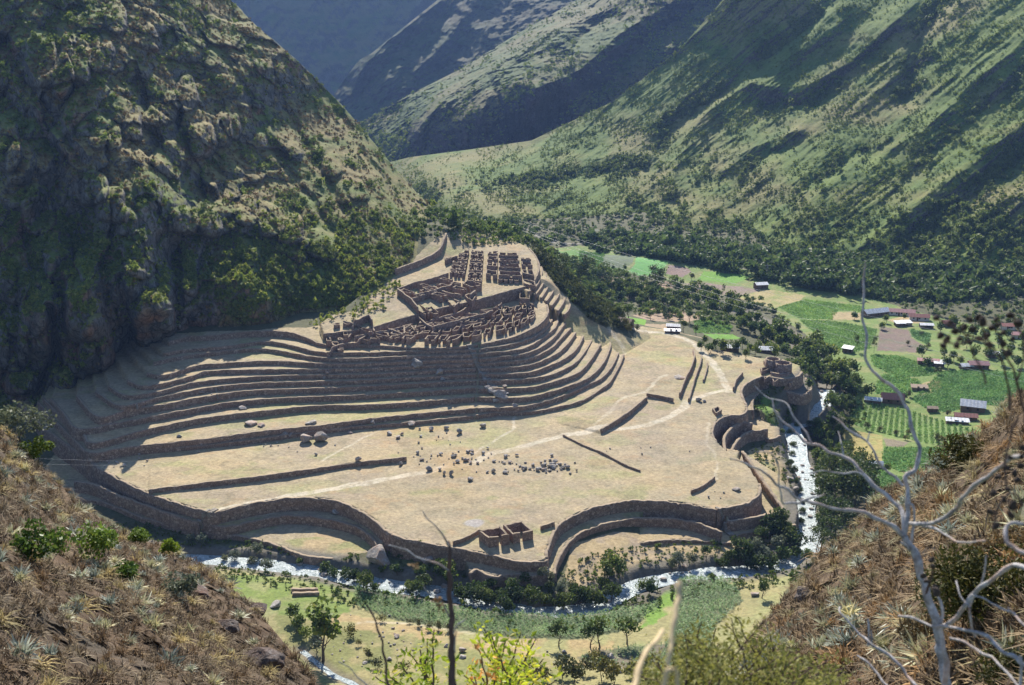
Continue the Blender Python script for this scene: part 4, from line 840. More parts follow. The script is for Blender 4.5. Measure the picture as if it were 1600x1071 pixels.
def room(quad, h, label, door=0, group=None, name='ruined_house', seed=None, gable=None, world=False, zf=None, th=.5, dw=.9):
    if world: c = [np.array(q, float) for q in quad]
    else:
        c = []
        for u, v in quad:
            p = hit(u, v)
            for _ in range(3):      # the traced corner is the wall top: find the ground h below it
                dx, dy, dz = ray(u, v); t = (CAMZ-(p[2]+h))/(-dz); p = np.array([dx*t, dy*t, 0]); p[2] = Gs(p[0], p[1])
            c.append(p)
    zz = np.mean([q[2] for q in c]); c = [np.array([q[0], q[1], zz]) for q in c]
    if inorder(c) < 0: c = c[::-1]; door = (2-door) % 4 if door is not None else None
    me = room_mesh(c, h, th, door, seed if seed is not None else random.randrange(9999), gable, dw)
    return tag(ob(name, me), label, 'ruin', group)
def inorder(c): return sum(c[i][0]*c[(i+1) % 4][1]-c[(i+1) % 4][0]*c[i][1] for i in range(4))
Z4 = lambda l: [(680+x/8.889, 370+y/8.889) for x, y in l]
Z3 = lambda l: [(610+x/8.889, 420+y/8.889) for x, y in l]
Z1 = lambda l: [(510+x/8.889, 470+y/8.889) for x, y in l]
Z2 = lambda l: [(680+x/8.421, 440+y/8.421) for x, y in l]
GR = 'roofless stone houses of the ruined town'
def column(cname, xs0, xs1, rows, h=2.1, split=None):
    """rooms of one street block: left and right edges as (x at y) pairs"""
    for k, (y0, y1) in enumerate(rows):
        L = lambda y, e: np.interp(y, [e[0][1], e[1][1]], [e[0][0], e[1][0]])
        x0a, x0b, x1a, x1b = L(y0, xs0), L(y1, xs0), L(y0, xs1), L(y1, xs1)
        cuts = [0, 1] if not split else split
        for j in range(len(cuts)-1):
            f0, f1 = cuts[j]+(.03 if j else 0), cuts[j+1]-(.03 if j < len(cuts)-2 else 0)
            q = Z4([(x0a+(x1a-x0a)*f0, y0+8*f0), (x0a+(x1a-x0a)*f1, y0+8*f1), (x0b+(x1b-x0b)*f1, y1+10*f1), (x0b+(x1b-x0b)*f0, y1+10*f0)])
            side = '' if len(cuts) == 2 else (', left' if j == 0 else ', right') if len(cuts) == 3 else ', room %d across' % (j+1)
            if len(cuts) > 3: side = ', '+ORD[j]+' across'
            room(q, h, 'roofless room, %s, %s row down%s' % (cname, ORD[k], side), door=2 if k % 2 else 0, group=GR)
column('leftmost block of the upper town', ((165,90),(130,240)), ((310,90),(275,240)), [(92,140),(160,205),(215,262)], split=[0,.5,1])
column('narrow second block, upper part', ((345,120),(310,300)), ((470,120),(440,300)), [(122,170),(185,235),(250,300)], split=[0,.5,1])
column('narrow second block, lower part', ((250,310),(200,480)), ((440,310),(405,480)), [(312,348),(360,392),(405,440),(450,490)], split=[0,.5,1])
column('third block beside the green lane', ((505,150),(440,620)), ((670,150),(640,620)), [(152,190),(200,250),(268,316),(330,384),(400,450),(466,525),(545,610)], split=[0,.5,1])
column('dark fourth block right of the green lane', ((735,168),(705,510)), ((868,168),(858,510)), [(168,218),(235,300),(322,400),(428,515)])
column('wide fifth block of the upper town', ((882,180),(880,560)), ((1145,190),(1210,540)), [(182,250),(262,330),(342,418),(436,530)])
column('wide fifth block, bottom niches', ((872,530),(872,590)), ((1160,560),(1160,620)), [(534,592)], h=1.3, split=[0,.25,.5,.75,1])
column('rightmost block above the arcs', ((1190,240),(1225,600)), ((1320,245),(1395,560)), [(246,296),(308,378),(402,482),(512,585)])
room(Z4([(1180,600),(1310,640),(1310,690),(1170,650)]), 1.6, 'low broken room at the bottom corner of the rightmost block', group=GR)
mid = [('sharp-cornered room at the left tip', [(120,265),(190,235),(340,310),(265,335)]), ('long room along the upper edge', [(370,185),(450,165),(610,235),(560,262)]), ('small room below the long upper one', [(440,240),(545,232),(600,262),(500,285)]),
 ('curved-front room near the top', [(650,110),(720,90),(870,130),(800,165)]), ('room under the second street block', [(860,238),(910,210),(1070,258),(1000,285)]), ('wide room below the third street block', [(1000,170),(1060,110),(1270,215),(1110,240)]),
 ('central room with the tall front', [(560,322),(640,295),(800,352),(690,382)]), ('long left room of the middle row', [(300,412),(390,390),(550,460),(470,485)]), ('central room of the lower row', [(740,458),(830,428),(940,470),(840,500)]),
 ('tiny room at the lower tip', [(490,560),(580,540),(690,572),(600,595)]), ('small square room right of centre', [(1040,368),(1110,342),(1220,378),(1145,405)]), ('last room at the right end', [(1240,315),(1310,287),(1425,302),(1320,345)])]
mid += [('left court, upper side', [(460,258),(600,288),(520,322),(400,285)]), ('upper court', [(700,182),(850,208),(780,235),(640,202)]), ('court right of the central room', [(850,312),(960,345),(880,372),(770,342)]), ('court under the central room', [(560,432),(670,458),(600,485),(490,452)]),
 ('lower right court', [(960,442),(1090,440),(1000,472),(900,457)]), ('court below the third street', [(1090,272),(1200,292),(1130,322),(1030,302)]), ('court beside the tiny room', [(620,542),(760,540),(700,568),(600,552)]), ('court behind the left tip', [(340,322),(460,332),(420,362),(330,347)]), ('court by the upper corner', [(880,150),(980,180),(920,205),(820,178)])]
for lab, q in mid: room(Z3(q), 2.6, 'roofless room of the middle compound, '+lab, door=2, group=GR)
def cwall(pts, h, label, f=Z3, hh=2.6):
    P = []
    for u, v in f(pts):
        p = hit(u, v)
        for _ in range(3):
            dx, dy, dz = ray(u, v); t = (CAMZ-(p[2]+h))/(-dz); p = np.array([dx*t, dy*t, 0]); p[2] = Gs(p[0], p[1])
        P.append(p)
    l = resample(np.array(P), .8); l[:, 2] = Gs(l[:, 0], l[:, 1])+h
    return tag(ob('compound_wall', wall_mesh('compound_wall', l, hgt=h, tin=.28, tout=.28, batter=.02, both=True, mat=M_ruin, seed=random.randrange(50), jag=.14)), label, 'ruined wall', 'compound walls of the ruined town')
cwall([(100,265),(290,410),(480,560),(585,625)], 2.6, 'compound wall down the left side of the middle compound'); cwall([(585,625),(820,550),(1110,440),(1320,380),(1420,320)], 3.2, 'tall front wall of the middle compound facing the lower ruins')
cwall([(100,262),(350,180),(640,105),(800,40)], 2.2, 'compound wall along the top of the middle compound'); cwall([(300,410),(480,345),(640,300)], 2.0, 'first cross wall of the middle compound'); cwall([(340,345),(480,318),(780,225),(850,200)], 2.4, 'second cross wall of the middle compound')
cwall([(555,495),(680,455),(970,350),(1180,290)], 2.6, 'third cross wall of the middle compound'); cwall([(600,235),(780,320),(980,350)], 1.8, 'inner dividing wall of the middle compound')
cwall([(380,265),(600,185),(665,255)], 2.6, 'bent back wall of the detached lower-left compound', f=Z1); cwall([(850,215),(1080,300),(1080,350),(860,405),(640,450),(390,348)], 2.2, 'outer wall round the detached lower-left compound', f=Z1)
cwall([(0,520),(250,530),(440,530),(600,465)], 2.0, 'front wall of the pale court at the lower left', f=Z1); cwall([(110,450),(220,400),(300,350),(390,310),(240,275)], 1.6, 'zigzag wall behind the pale court', f=Z1)
for lab, q in (('beside the bent back wall', [(385,265),(450,280),(640,310),(590,350)]), ('with the rounded gable', [(660,290),(750,245),(860,285),(860,345)]), ('in the right corner', [(880,295),(1000,318),(1080,298),(960,372)]), ('at the front, long and narrow', [(395,345),(500,325),(620,378),(600,412)]), ('next to the pale court', [(600,385),(700,380),(740,395),(640,415)])):
    room(Z1(q), 2.1, 'roofless room of the lower-left compound, '+lab, door=2, group=GR)
for i, q in enumerate([[(0,365),(60,385),(60,430),(-10,420)], [(60,400),(160,400),(170,450),(80,450)], [(150,360),(215,355),(220,400),(155,405)], [(230,345),(290,340),(300,385),(235,390)], [(100,300),(180,290),(190,330),(110,335)], [(230,280),(330,290),(320,320),(230,315)], [(140,465),(230,462),(230,500),(150,505)]]):
    room(Z1(q), 1.5, 'broken stone enclosure left of the pale court, %s of seven' % ORD[i], door=1, group=GR)
# crowded lower town: rooms in bent rows between the rim wall and the wall of the upper town
LRNG = random.Random(4)
back_l = np.array([(600,516),(630,506),(660,498),(700,488),(740,479),(780,468),(815,463),(836,474)], float); front_l = np.array([(588,526),(620,529),(660,532),(700,532),(740,527),(780,519),(812,509),(840,492)], float)
def bandpt(s, f):
    s = s*(len(back_l)-1); i = min(int(s), len(back_l)-2); q = s-i; a = back_l[i]*(1-q)+back_l[i+1]*q; b = front_l[i]*(1-q)+front_l[i+1]*q; return a*(1-f)+b*f
for row, (f0, f1) in enumerate([(.02, .2), (.27, .45), (.52, .7), (.77, .97)]):
    s = .03 if row < 2 else 0.01; k = 0
    while s < .95:
        w_ = LRNG.uniform(.035, .062); j = lambda: LRNG.uniform(-.012, .012)
        if LRNG.random() > .12:
            q = [bandpt(min(.99, max(0, s+j()))+.02, f0+j()), bandpt(min(.99, s+w_+.02+j()), f0+j()), bandpt(min(.99, max(0, s+w_+j())), f1+j()), bandpt(max(0, s+j()), f1+j())]
            room([tuple(p) for p in q], LRNG.uniform(1.5, 2.6), 'roofless room, lower town, %s row from the front, %s from the left' % (ORD[3-row], ORD[k]), door=LRNG.choice([0, 2, 2, 1]), group=GR, gable=(LRNG.choice([1, 3]), 1.3) if LRNG.random() < .25 else None, th=.45)
            k += 1
        s += w_+LRNG.uniform(.006, .02)
# twin huts and other single ruins
room([(748,829),(781,821),(796,836),(764,841)], 2.9, 'left of the twin roofless stone huts on the plateau edge', door=2, name='ruined_house', group='twin roofless huts', seed=5, th=.55)
room([(786,820),(816,814),(833,828),(802,835)], 2.9, 'right of the twin roofless stone huts on the plateau edge', door=2, name='ruined_house', group='twin roofless huts', seed=9, th=.55)
room([(1045,768),(1062,764),(1076,770),(1060,778)], 1.4, 'small broken stone enclosure above the right wall curve', door=1, seed=3); room([(1113,638),(1122,634),(1128,641),(1119,646)], 1.3, 'tiny reddish stone enclosure above the bowl of terraces', door=1, seed=8)
# round fort: two round rooms on a tall drum, lower enclosures in front
def round_room(name, u, v, rx, hgt, base, label, seed, parent=None):
    p = at(u, v, base+hgt); z0 = base-1.5; r = random.Random(seed); n = 30; V = []; 
    for k in range(n):
        a = 2*pi*k/n; j = r.uniform(-.12, .12)
        for rr, z in ((rx+.35, z0), (rx+.12+j, z0+(hgt+1.5)*.5), (rx+j, base+hgt+r.uniform(-.15, .12)), (rx-.6+j, base+hgt+r.uniform(-.15, .1)), (rx-.6, z0)): V.append((p[0]+rr*cos(a), p[1]+rr*sin(a), z))
    F = [(5*k+i, 5*((k+1) % n)+i, 5*((k+1) % n)+i+1, 5*k+i+1) for k in range(n) for i in range(4)]
    return tag(ob(name, mesh(name, V, np.array(F), M_ruin)), label, 'ruin', 'round fort above the river bend')
fz = float(Gs(*hit(1207, 588)[:2]))
round_room('round_fort', 1208, 561, 2.9, 4.4, fz, 'left round room of the tall stone fort', 3); round_room('round_fort', 1224, 567, 3.2, 3.9, fz, 'right round room of the tall stone fort', 4)
round_room('round_fort', 1218, 580, 3.6, 1.2, fz, 'lower round drum in front of the fort', 6)
for i, (q, h) in enumerate([([(1188,575),(1205,569),(1207,573),(1190,581)], 1.6), ([(1190,579),(1199,577),(1206,583),(1196,585)], 1.2), ([(1232,580),(1240,575),(1243,583),(1235,587)], 1.4), ([(1205,583),(1214,580),(1222,585),(1210,589)], 1.3), ([(1193,563),(1201,560),(1203,566),(1196,568)], 1.5)]):
    room(q, h, 'small roofless chamber at the foot of the round fort, %s from the left' % ORD[[0, 2, 4, 3, 1][i]], door=1, group='chambers of the round fort')
# stairs
M_step = m_plain('step_stone', (.27, .235, .19), .3, 2.0, .9, .05, obj=False)
def stair(pxs, n, wd, label, off=.35):
    P = hits(pxs); l = resample(P, .2); tot = len(l); s = np.linspace(0, tot-1, n); V, F = [], []
    for k in s:
        i = int(k); p = l[i]; t = l[min(i+2, tot-1)]-l[max(i-2, 0)]; t[2] = 0; t /= np.linalg.norm(t)+1e-9; m_ = np.array([-t[1], t[0], 0]); z = Gs(p[0], p[1]); o = len(V)
        z = max(z, Gs(p[0]-t[0]*.5, p[1]-t[1]*.5)*.5+z*.5)
        for a in (-1, 1):
            for b in (-1, 1):
                for c in (-.8, off): V.append((p[0]+m_[0]*a*wd+t[0]*b*.32, p[1]+m_[1]*a*wd+t[1]*b*.32, z+c+.05*math.sin(i*7.1)))
        F += [(o, o+1, o+3, o+2), (o+4, o+6, o+7, o+5), (o, o+4, o+5, o+1), (o+2, o+3, o+7, o+6), (o+1, o+5, o+7, o+3), (o, o+2, o+6, o+4)]
    return tag(ob('stone_stair', mesh('stone_stair', V, np.array(F), M_step, smooth=False)), label, 'stair')
stair([(733,541),(741,558),(754,584),(771,605),(778,617)], 46, 1.1, 'long rocky stair climbing through the middle of the terraces'); stair([(1122,797),(1128,812),(1136,828),(1143,838)], 26, .9, 'steep steps between the walls at the right corner'); stair([(337,797),(330,806),(318,815),(312,822)], 18, .9, 'short steps through the walls at the western corner')
for u, v, lab in ((333,600,'topmost of the four on the left terraces'),(333,608,'second of the four on the left terraces'),(335,620,'third of the four on the left terraces'),(338,630,'lowest of the four on the left terraces'),(210,641,'near the shadow edge on the left terraces'),(466,617,'below the small rock on the terraces'),(873,603,'on the lower curving terraces'),(884,613,'lowest on the curving terraces')):
    p = hit(u, v); fe = bpy.data.objects.new('flying_steps', None); C.objects.link(fe); tag(fe, 'pair of jutting stone steps, '+lab, 'steps')
    for side in (-.9, .9):
        for k in range(5):
            V, F = [], []; o = 0; x0 = p[0]+side+k*.12; y0 = p[1]+.3-k*.28; z0 = p[2]-.2-k*.3+.35
            for a in (-.22, .22):
                for b in (-.5, .25):
                    for c in (-.25, .1): V.append((x0+a, y0+b, z0+c))
            F += [(o, o+1, o+3, o+2), (o+4, o+6, o+7, o+5), (o, o+4, o+5, o+1), (o+2, o+3, o+7, o+6), (o+1, o+5, o+7, o+3), (o, o+2, o+6, o+4)]
            ob('step', mesh('step', V, np.array(F), M_step, smooth=False), fe)
# ------------------------------------------------------------ boulders
def rock_mesh(seed, sub=3, el=(1, .85, .75), rough=.16, nf=13):
    r = np.random.default_rng(seed); bm = __import__('bmesh').new(); __import__('bmesh').ops.create_icosphere(bm, subdivisions=sub, radius=1)
    V = np.array([v.co[:] for v in bm.verts]); F = np.array([[v.index for v in f.verts] for f in bm.faces]); bm.free()
    for _ in range(nf):                                  # broken facets
        d = r.normal(size=3); d /= np.linalg.norm(d); c = r.uniform(.5, .85); q = V@d; V = V-np.outer(np.clip(q-c, 0, None)*.95, d)
    V *= (1+rough*fbm(V[:, 0]*1.3+seed, V[:, 1]*1.3, V[:, 2]*1.3, o=4, seed=seed))[:, None]; V *= np.array(el); return mesh('boulder', V, F, M_boulder, smooth=False)
ROCKS = [rock_mesh(s, 3, (1, random.uniform(.75, 1), random.uniform(.6, .85))) for s in range(8)]
BIGR = [rock_mesh(s+30, 4, (1, .9, .8)) for s in range(4)]
def boulder(u, v, wpx, label, group=None, hs=1.0, big=True, sinkf=.25, d=None, rot=None, w2=1.0):
    p = hit(u, v); t = np.linalg.norm(p-np.array([0, 0, CAMZ])); s = wpx*t/FPX/2
    o = ob('boulder', random.choice(BIGR if big else ROCKS)); o.location = (p[0], p[1]+s*.4, p[2]+s*(.8*hs-sinkf)); o.scale = (s, s*w2, s*hs); o.rotation_euler = (random.uniform(-.2, .2), random.uniform(-.2, .2), random.uniform(0, 6.28) if rot is None else rot)
    return tag(o, label, 'boulder', group)
BL = [(650,577,24,'biggest pale boulder sitting on the middle terraces',.9),(686,587,15,'second pale boulder on the middle terraces, right of the biggest',1.1),(692,596,9,'small pale rock just below the second terrace boulder',1),(673,617,9,'round grey rock on a wide terrace below the two big ones',1),(511,586,9,'rock on the terraces left of centre',1),(506,593,7,'little rock under the rock left of centre',1),
 (501,692,24,'large pointed boulder on the plateau, right of a leaning pair',1.1),(477,692,24,'tilted boulder left of the large pointed one',.9),(444,684,13,'left lump of the split boulder below the terraces',.8),(453,684,11,'right lump of the split boulder below the terraces',1),(390,665,26,'long flat boulder on the broad left terrace',.45),(409,668,17,'paler flat boulder touching the long flat one',.5),(485,664,20,'flat boulder on the edge of the double wall',.5),(280,684,9,'little rock on the broad left terrace',.7),(380,640,16,'dark flat boulder on the left terraces',.5),
 (313,615,16,'dark rounded outcrop high on the left terraces',.5),(643,668,16,'round grey boulder touching the lowest terrace wall, centre',.85),(608,680,11,'smaller round boulder left of the field stones',.8),(622,686,10,'boulder with lumps beside it below the lowest wall',.8),(674,674,10,'angular boulder in the row under the terraces',1),(697,672,11,'dark square boulder in the row under the terraces',.9),(718,679,11,'tall boulder in the row under the terraces',1.2),(754,669,12,'boulder near the path end below the stair',1),(547,678,10,'squat boulder below the lowest terrace wall',.6),(583,665,9,'square rock built into the low terrace wall',1.2),
 (560,726,11,'boulder under the end of the long field wall',1.1),(626,728,8,'tall rock left of the boulder field',1.3),(671,737,13,'pale leaning boulder at the left of the boulder field',.9),(694,743,7,'left of two upright stones',1.5),(705,744,8,'right of two upright stones',1.6),(735,752,11,'boulder with a white top south of the boulder field',.9),(771,739,8,'triangular stone right of the upright pair',1.3),(525,805,17,'grey boulder lodged in the western bay wall',.8),
 (1060,591,28,'oval dark flat rock beside the long straight wall',.28),(1092,628,10,'pointed rock at the corner by the path',1),(1101,629,7,'small rock at the corner by the path',.8),(1151,768,14,'dark boulder on the slope right of the lawn',.6),(1235,752,14,'dark boulder at the river edge',.8),(1243,768,12,'reddish boulder at the river edge, lower',.9),
 (668,884,22,'smaller dark boulder right of the big round one',1),(1265,960,0,'',1)]
for u, v, w_, lab, hs in BL:
    if w_: boulder(u, v, w_, lab, None, hs)
o = boulder(592,887,44,'huge round boulder at the edge of the river bank', None, 1.0); 
for k, (u, v, w_) in enumerate([(762,610,15),(770,617,20),(780,624,24),(775,630,16),(788,630,16),(792,618,10),(757,597,9),(750,586,8),(744,572,7),(789,607,9),(805,637,11)]): boulder(u, v, w_, 'rock of the craggy outcrop at the foot of the long stair, %s piece' % ORD[k], 'outcrop at the foot of the long stair', .8)
# the loose boulder field
RR = random.Random(12); GB = 'loose stones of the boulder field on the plateau'; n_ = 0
for (cu, cv, su, sv, n, a, b) in ((868,733,16,7,30,5,11),(705,718,34,10,36,3,9),(835,728,30,10,36,3,10),(655,690,50,12,16,2,7),(430,700,45,9,16,2,7),(180,722,26,7,16,2,8),(760,722,60,16,14,2,6),(950,662,18,12,8,2,5),(1000,710,40,12,8,2,4),(1110,775,18,8,7,2,5)):
    for _ in range(n):
        u = RR.gauss(cu, su); v = RR.gauss(cv, sv*.8)
        if n_ < 185 and v < 780: boulder(u, v, RR.uniform(a, b)*RR.choice([.6, .8, 1, 1.15]), 'small loose grey stone lying on the dry turf of the plateau', GB, RR.uniform(.7, 1.1), big=False, sinkf=.15); n_ += 1
# ------------------------------------------------------------ trees and bushes by the river and fields
R = random.Random(21)
GRV = 'dark bushes along the river below the walls'
place('river', [(575,925,1.3),(555,915,1.1),(650,935,.9),(690,905,.9),(665,925,.9),(740,945,1.25),(760,952,1.2),(715,940,1.0),(785,950,1.1),(805,945,1.0),(770,925,.8),(830,945,1.0),(850,950,.9),(880,955,1.15),(905,950,1.0),(930,952,1.2),(955,945,1.0),(820,915,.6),(790,960,.8),(860,925,.7),(895,930,.8),(945,925,.8),(915,940,.9)], 'dark rounded bush crowding the river bank in front of the plateau bulge', GRV)
place('mid', [(540,905,.7),(520,905,.7),(505,900,.6),(640,925,.7),(700,915,1.1),(660,905,.8),(800,930,.8),(955,895,1.3),(945,905,.9),(620,900,.6),(470,885,.5),(585,930,.7),(968,902,.9),(510,895,.7),(1005,925,.7),(1015,930,.9)], 'green bush on the river bank', 'green bushes on the near river bank')
place('grey', [(315,855,1.0),(300,850,.8),(370,880,.9),(395,885,.9),(400,870,1.1),(350,880,.7),(845,905,.7),(860,910,.8),(875,935,.9),(1060,885,1.0),(1080,882,.8),(1050,890,.8),(415,895,.9)], 'grey-green willowy bush by the water', 'grey-green bushes by the water')
place('field', [(1103,877,.95),(873,1010,1.2),(905,1012,0),(922,1012,1.25),(938,1012,1.3),(980,1008,1.35),(1190,935,.9),(600,980,.7),(440,930,.7)][:2]+[(922,1012,1.2),(938,1012,1.2),(980,1008,1.3),(1190,935,.9),(1120,885,.5)], 'small round-crowned tree with a short trunk standing at the field edge', 'small trees at the edge of the near fields')
place('river', [(1150,868,1.0),(1165,880,1.1),(1140,880,.9),(1205,845,1.3),(1225,850,1.3),(1240,860,1.1),(1215,835,1.1),(1190,850,1.1),(1230,838,1.0),(1130,890,.7),(1180,895,1.0)], 'dark bush below the rounded wall corner', 'dark bushes below the rounded wall corner')
place('grey', [(1175,890,1.5),(1195,885,1.3),(1180,870,1.2),(1215,862,1.3)], 'large grey-green bush below the rounded wall corner', 'grey-green bushes below the wall corner')
place('mid', [(1150,885,.9),(1245,875,1.0),(1222,885,1.2),(1205,895,1.0),(1260,880,.8)], 'mid-green bush where the river turns', 'green bushes where the river turns')
# tall trees right of the river bend
eu = [(1285,790,1.0),(1300,800,1.1),(1315,795,1.15),(1335,800,1.1),(1290,830,.9),(1305,835,.95),(1325,770,1.1),(1345,780,1.1),(1350,800,1.05),(1310,760,1.0),(1295,760,.9),(1335,755,1.0),(1280,810,.8),(1360,765,.9),(1290,855,.8),(1275,865,.7)]
for u, v, s in eu: tree('euca', hit(u, v), s*.85, 'tall dark eucalyptus right of the white river bend', 'tree', 'tall trees right of the river bend', 'eucalyptus')
place('wood', [(1290,770,.9),(1305,745,1.0),(1325,740,.9),(1345,765,.9),(1290,735,.8),(1310,720,.8),(1290,705,.7),(1320,815,.9)], 'bushy dark tree at the feet of the tall eucalyptus trees', 'bushy trees right of the river bend')
single = [(913,440,1.35,'tall eucalyptus with a leaning lacy crown, left of the fields'),(905,436,.8,'shorter eucalyptus beside the tall lacy one'),(878,428,.85,'slim eucalyptus nearest the green shrub slope'),(942,452,1.05,'eucalyptus with a bare mid stem left of the brown field'),(1022,452,1.3,'tall eucalyptus with a white trunk by the pink field'),(1030,450,1.0,'slightly shorter eucalyptus right of the white-trunked one'),(1048,455,.55,'small pointed tree right of the white-trunked eucalyptus'),(952,455,.85,'bushy eucalyptus among the river trees, left'),(965,458,.8,'bushy eucalyptus among the river trees, right of the last')]
for u, v, s, lab in single: tree('euca', hit(u, v), s*.8, lab, 'tree', None, 'eucalyptus')
place('olive', [(1080,438,1.4),(1355,552,0)][:1], 'low bush on the far field', 'far bushes')
for u, v, s, lab in ((1365,552,.62,'yellow-green columnar tree between the brown and the green field'),(1337,548,.6,'dark narrow cypress-like tree beside the stone shed'),(1130,460,.45,'small dark pointed tree on the river wood, centre'),(1328,715,.5,'slim dark tree standing alone on the yellow pasture')):
    e = tree('euca', hit(u, v), s, lab, 'tree', None, 'slender_tree', sx=s*.45)
# wood in the gorge of the river, kept as single trees
GW = 'trees of the river wood behind the plateau'
band = curve(np.array([(880,412,0),(905,432,0),(940,455,0),(1000,462,0),(1060,470,0),(1120,480,0),(1170,505,0),(1215,535,0),(1260,565,0),(1300,590,0),(1320,610,0)], float), 3)
n_ = 0
while n_ < 150:
    f = R.random()**.8; q = band[int(f*(len(band)-1))]; wdt = 8+13*min(1, f*1.4); u = q[0]+R.gauss(0, wdt*.8); v = q[1]+R.gauss(0, wdt*.48)
    if u < 975 and v > 482: continue
    if 1130 < u < 1250 and v > 545 and u < 1120+ (v-500)*2: continue
    p = hit(u, v); 
    if p[2] > 4: continue
    tree('wood' if R.random() < .7 else 'woodm', p, R.uniform(.75, 1.25)*(.9 if f < .5 else 1.0), 'dark round tree of the dense river wood behind the plateau', 'tree', GW, 'wood_tree'); n_ += 1
GWR = 'trees between the river and the far fields on the right'
for _ in range(85):
    u = R.uniform(1262, 1358); v = R.uniform(600, 745)
    lo = np.interp(v, [590, 640, 680, 745], [1300, 1296, 1268, 1285]); hi = np.interp(v, [590, 620, 660, 700, 745], [1350, 1345, 1318, 1312, 1345])
    if not lo < u < hi: continue
    tree(R.choice(['wood', 'woodm', 'mid', 'olive']), hit(u, v), R.uniform(.6, .95), 'bushy tree on the strip between river and far fields', 'tree', GWR, 'wood_tree')
place('river', [(1240,700,.45),(1238,715,.4),(1236,730,.5),(1240,742,.5),(1243,758,.45),(1250,772,.5),(1252,790,.5),(1253,805,.45),(1252,820,.5),(1275,700,.6),(1278,720,.7),(1280,745,.7),(1282,765,.6),(1278,820,.6),(1262,690,.5),(1245,688,.5),(1266,668,.6)], 'dark bush hanging over the white river at the right bend', 'bushes on the banks of the right river stretch')
place('mid', [(1232,655,.8),(1240,650,.7),(1228,668,.8),(1245,672,.6),(1235,680,.6),(1222,680,.5)], 'small bush between the bright lawn and the river', 'bushes by the bright lawn')
place('wood', [(1095,548,.6),(1110,552,.7),(1118,545,.7),(1128,552,.75),(1150,552,.7),(1160,545,.8),(1172,552,.6),(1180,556,.7),(1185,548,.7),(1205,552,.8),(1165,560,.6),(1210,560,.7),(1225,555,.8),(1240,565,.8),(1255,575,.8),(1265,590,.8),(1275,600,.7),(1262,610,.7),(1100,538,.5),(1250,558,.9),(1230,545,.9)], 'dark tree behind the far edge of the plateau', 'trees behind the far plateau edge')
place('field', [(968,498,1.1),(983,498,1.3),(1017,500,1.0),(1038,496,1.1),(1045,500,1.0),(1078,505,1.2),(1068,520,1.0),(1088,525,.9),(1000,480,.8),(1050,492,.8)], 'round field tree beside the small houses beyond the plateau', 'round trees by the houses beyond the plateau')
place('olive', [(985,515,1.3),(975,512,1.2),(995,518,1.0),(980,520,1.2)], 'olive bush in front of the brown-roofed shed', 'olive bushes by the brown-roofed shed')
place('wood', [(1440,560,.8),(1448,575,.7),(1475,560,.7),(1490,565,.8),(1500,570,.7),(1480,575,.7),(1412,500,.5),(1385,505,.7),(1378,515,.6),(1335,500,.6),(1470,520,.8),(1488,512,.8),(1500,525,.9),(1520,530,.9),(1540,535,.9),(1560,545,.9),(1580,555,.9),(1565,570,.9),(1590,575,.9),(1545,560,.8),(1520,560,.8),(1600,560,.9),(1510,545,.8),(1370,575,.0),(1455,510,.6),(1600,535,.9),(1575,530,.8),(1590,515,.8),(1555,520,.8)][:23]+[(1600,535,.9),(1575,530,.8),(1590,515,.8),(1555,520,.8)], 'dark village tree among the far houses', 'village trees among the far houses')
place('olive', [(1450,546,.9),(1418,540,.8),(1466,585,1.0),(1420,620,.8),(1484,662,.8),(1448,740,1.0),(1354,672,1.0),(1375,675,.8),(1400,682,.9),(1420,680,.9),(1463,690,1.0),(1470,695,.9),(1440,525,.7),(1480,650,.9),(1415,688,.8)], 'small bush on a field boundary', 'bushes on the far field boundaries')
place('woodm', [(1325,663,.5),(1332,668,.5),(1322,675,.5),(1385,738,.5),(1340,728,.6),(1350,720,.5),(1320,700,.5),(1414,625,.4)], 'small leafy tree at a pasture edge', 'small trees at the pasture edge')
tree('field', hit(505,1035), 2.5, 'lone airy tree with a forked trunk below the left slope', 'tree'); tree('grey', hit(497,1020), 1.2, 'pale bush leaning on the lone airy tree', 'bush')
place('mid', [(460,970,.8),(470,985,.8),(478,1000,.7),(465,990,.7)], 'bright green bush beside the left slope', 'green bushes beside the left slope')
place('olive', [(548,995,1.0),(597,972,.8),(655,980,.7),(670,985,.7),(685,985,.8),(700,988,.6),(640,975,.5),(575,1030,.7),(590,1045,.9),(560,1010,.5),(630,1050,.8),(880,1060,1.6),(850,1065,1.5),(915,1055,1.3),(940,1065,1.6),(820,1055,1.2),(960,1070,1.4),(895,1070,1.6),(760,1000,.6),(990,1060,1.4),(1010,1045,1.1),(930,1035,.9)], 'low olive shrub on the dry slope below the crops', 'olive shrubs on the near dry slope')
for u, v, w_, hs, lab in ((430,950,22,.6,'dark boulder at the foot of the left slope'),(955,1032,15,.9,'pale round boulder right of the maize terraces'),(930,1030,13,.9,'dark boulder left of the pale round one'),(882,1022,9,.8,'dark stone left of the small field'),(876,1026,7,.8,'smaller dark stone next to the stone by the small field'),(953,1048,17,.6,'dark low boulder under the pale round one'),(722,1020,15,.8,'white-streaked boulder behind the leafy twigs'),(722,1030,14,.6,'dark boulder under the white-streaked one'),(608,1033,10,.8,'pinkish boulder beside the thin stem'),(620,998,11,.7,'brown boulder on the dry slope'),(697,1012,9,.8,'brown stone near the dark stem'),(570,1038,9,.6,'flat pale stone at the lower left'),(1070,888,10,.9,'pale boulder standing in the rapids'),(1128,893,11,.7,'round wet boulder in the right rapids'),(965,1052,22,.5,'long dark boulder at the bottom'),(985,1050,14,.8,'grey boulder beside the long dark one'),(1180,932,16,.6,'dark boulder under the small tree at the field edge'),(855,1020,5,.8,'tiny white stone left of the small field')):
    boulder(u, v, w_, lab, None, hs)
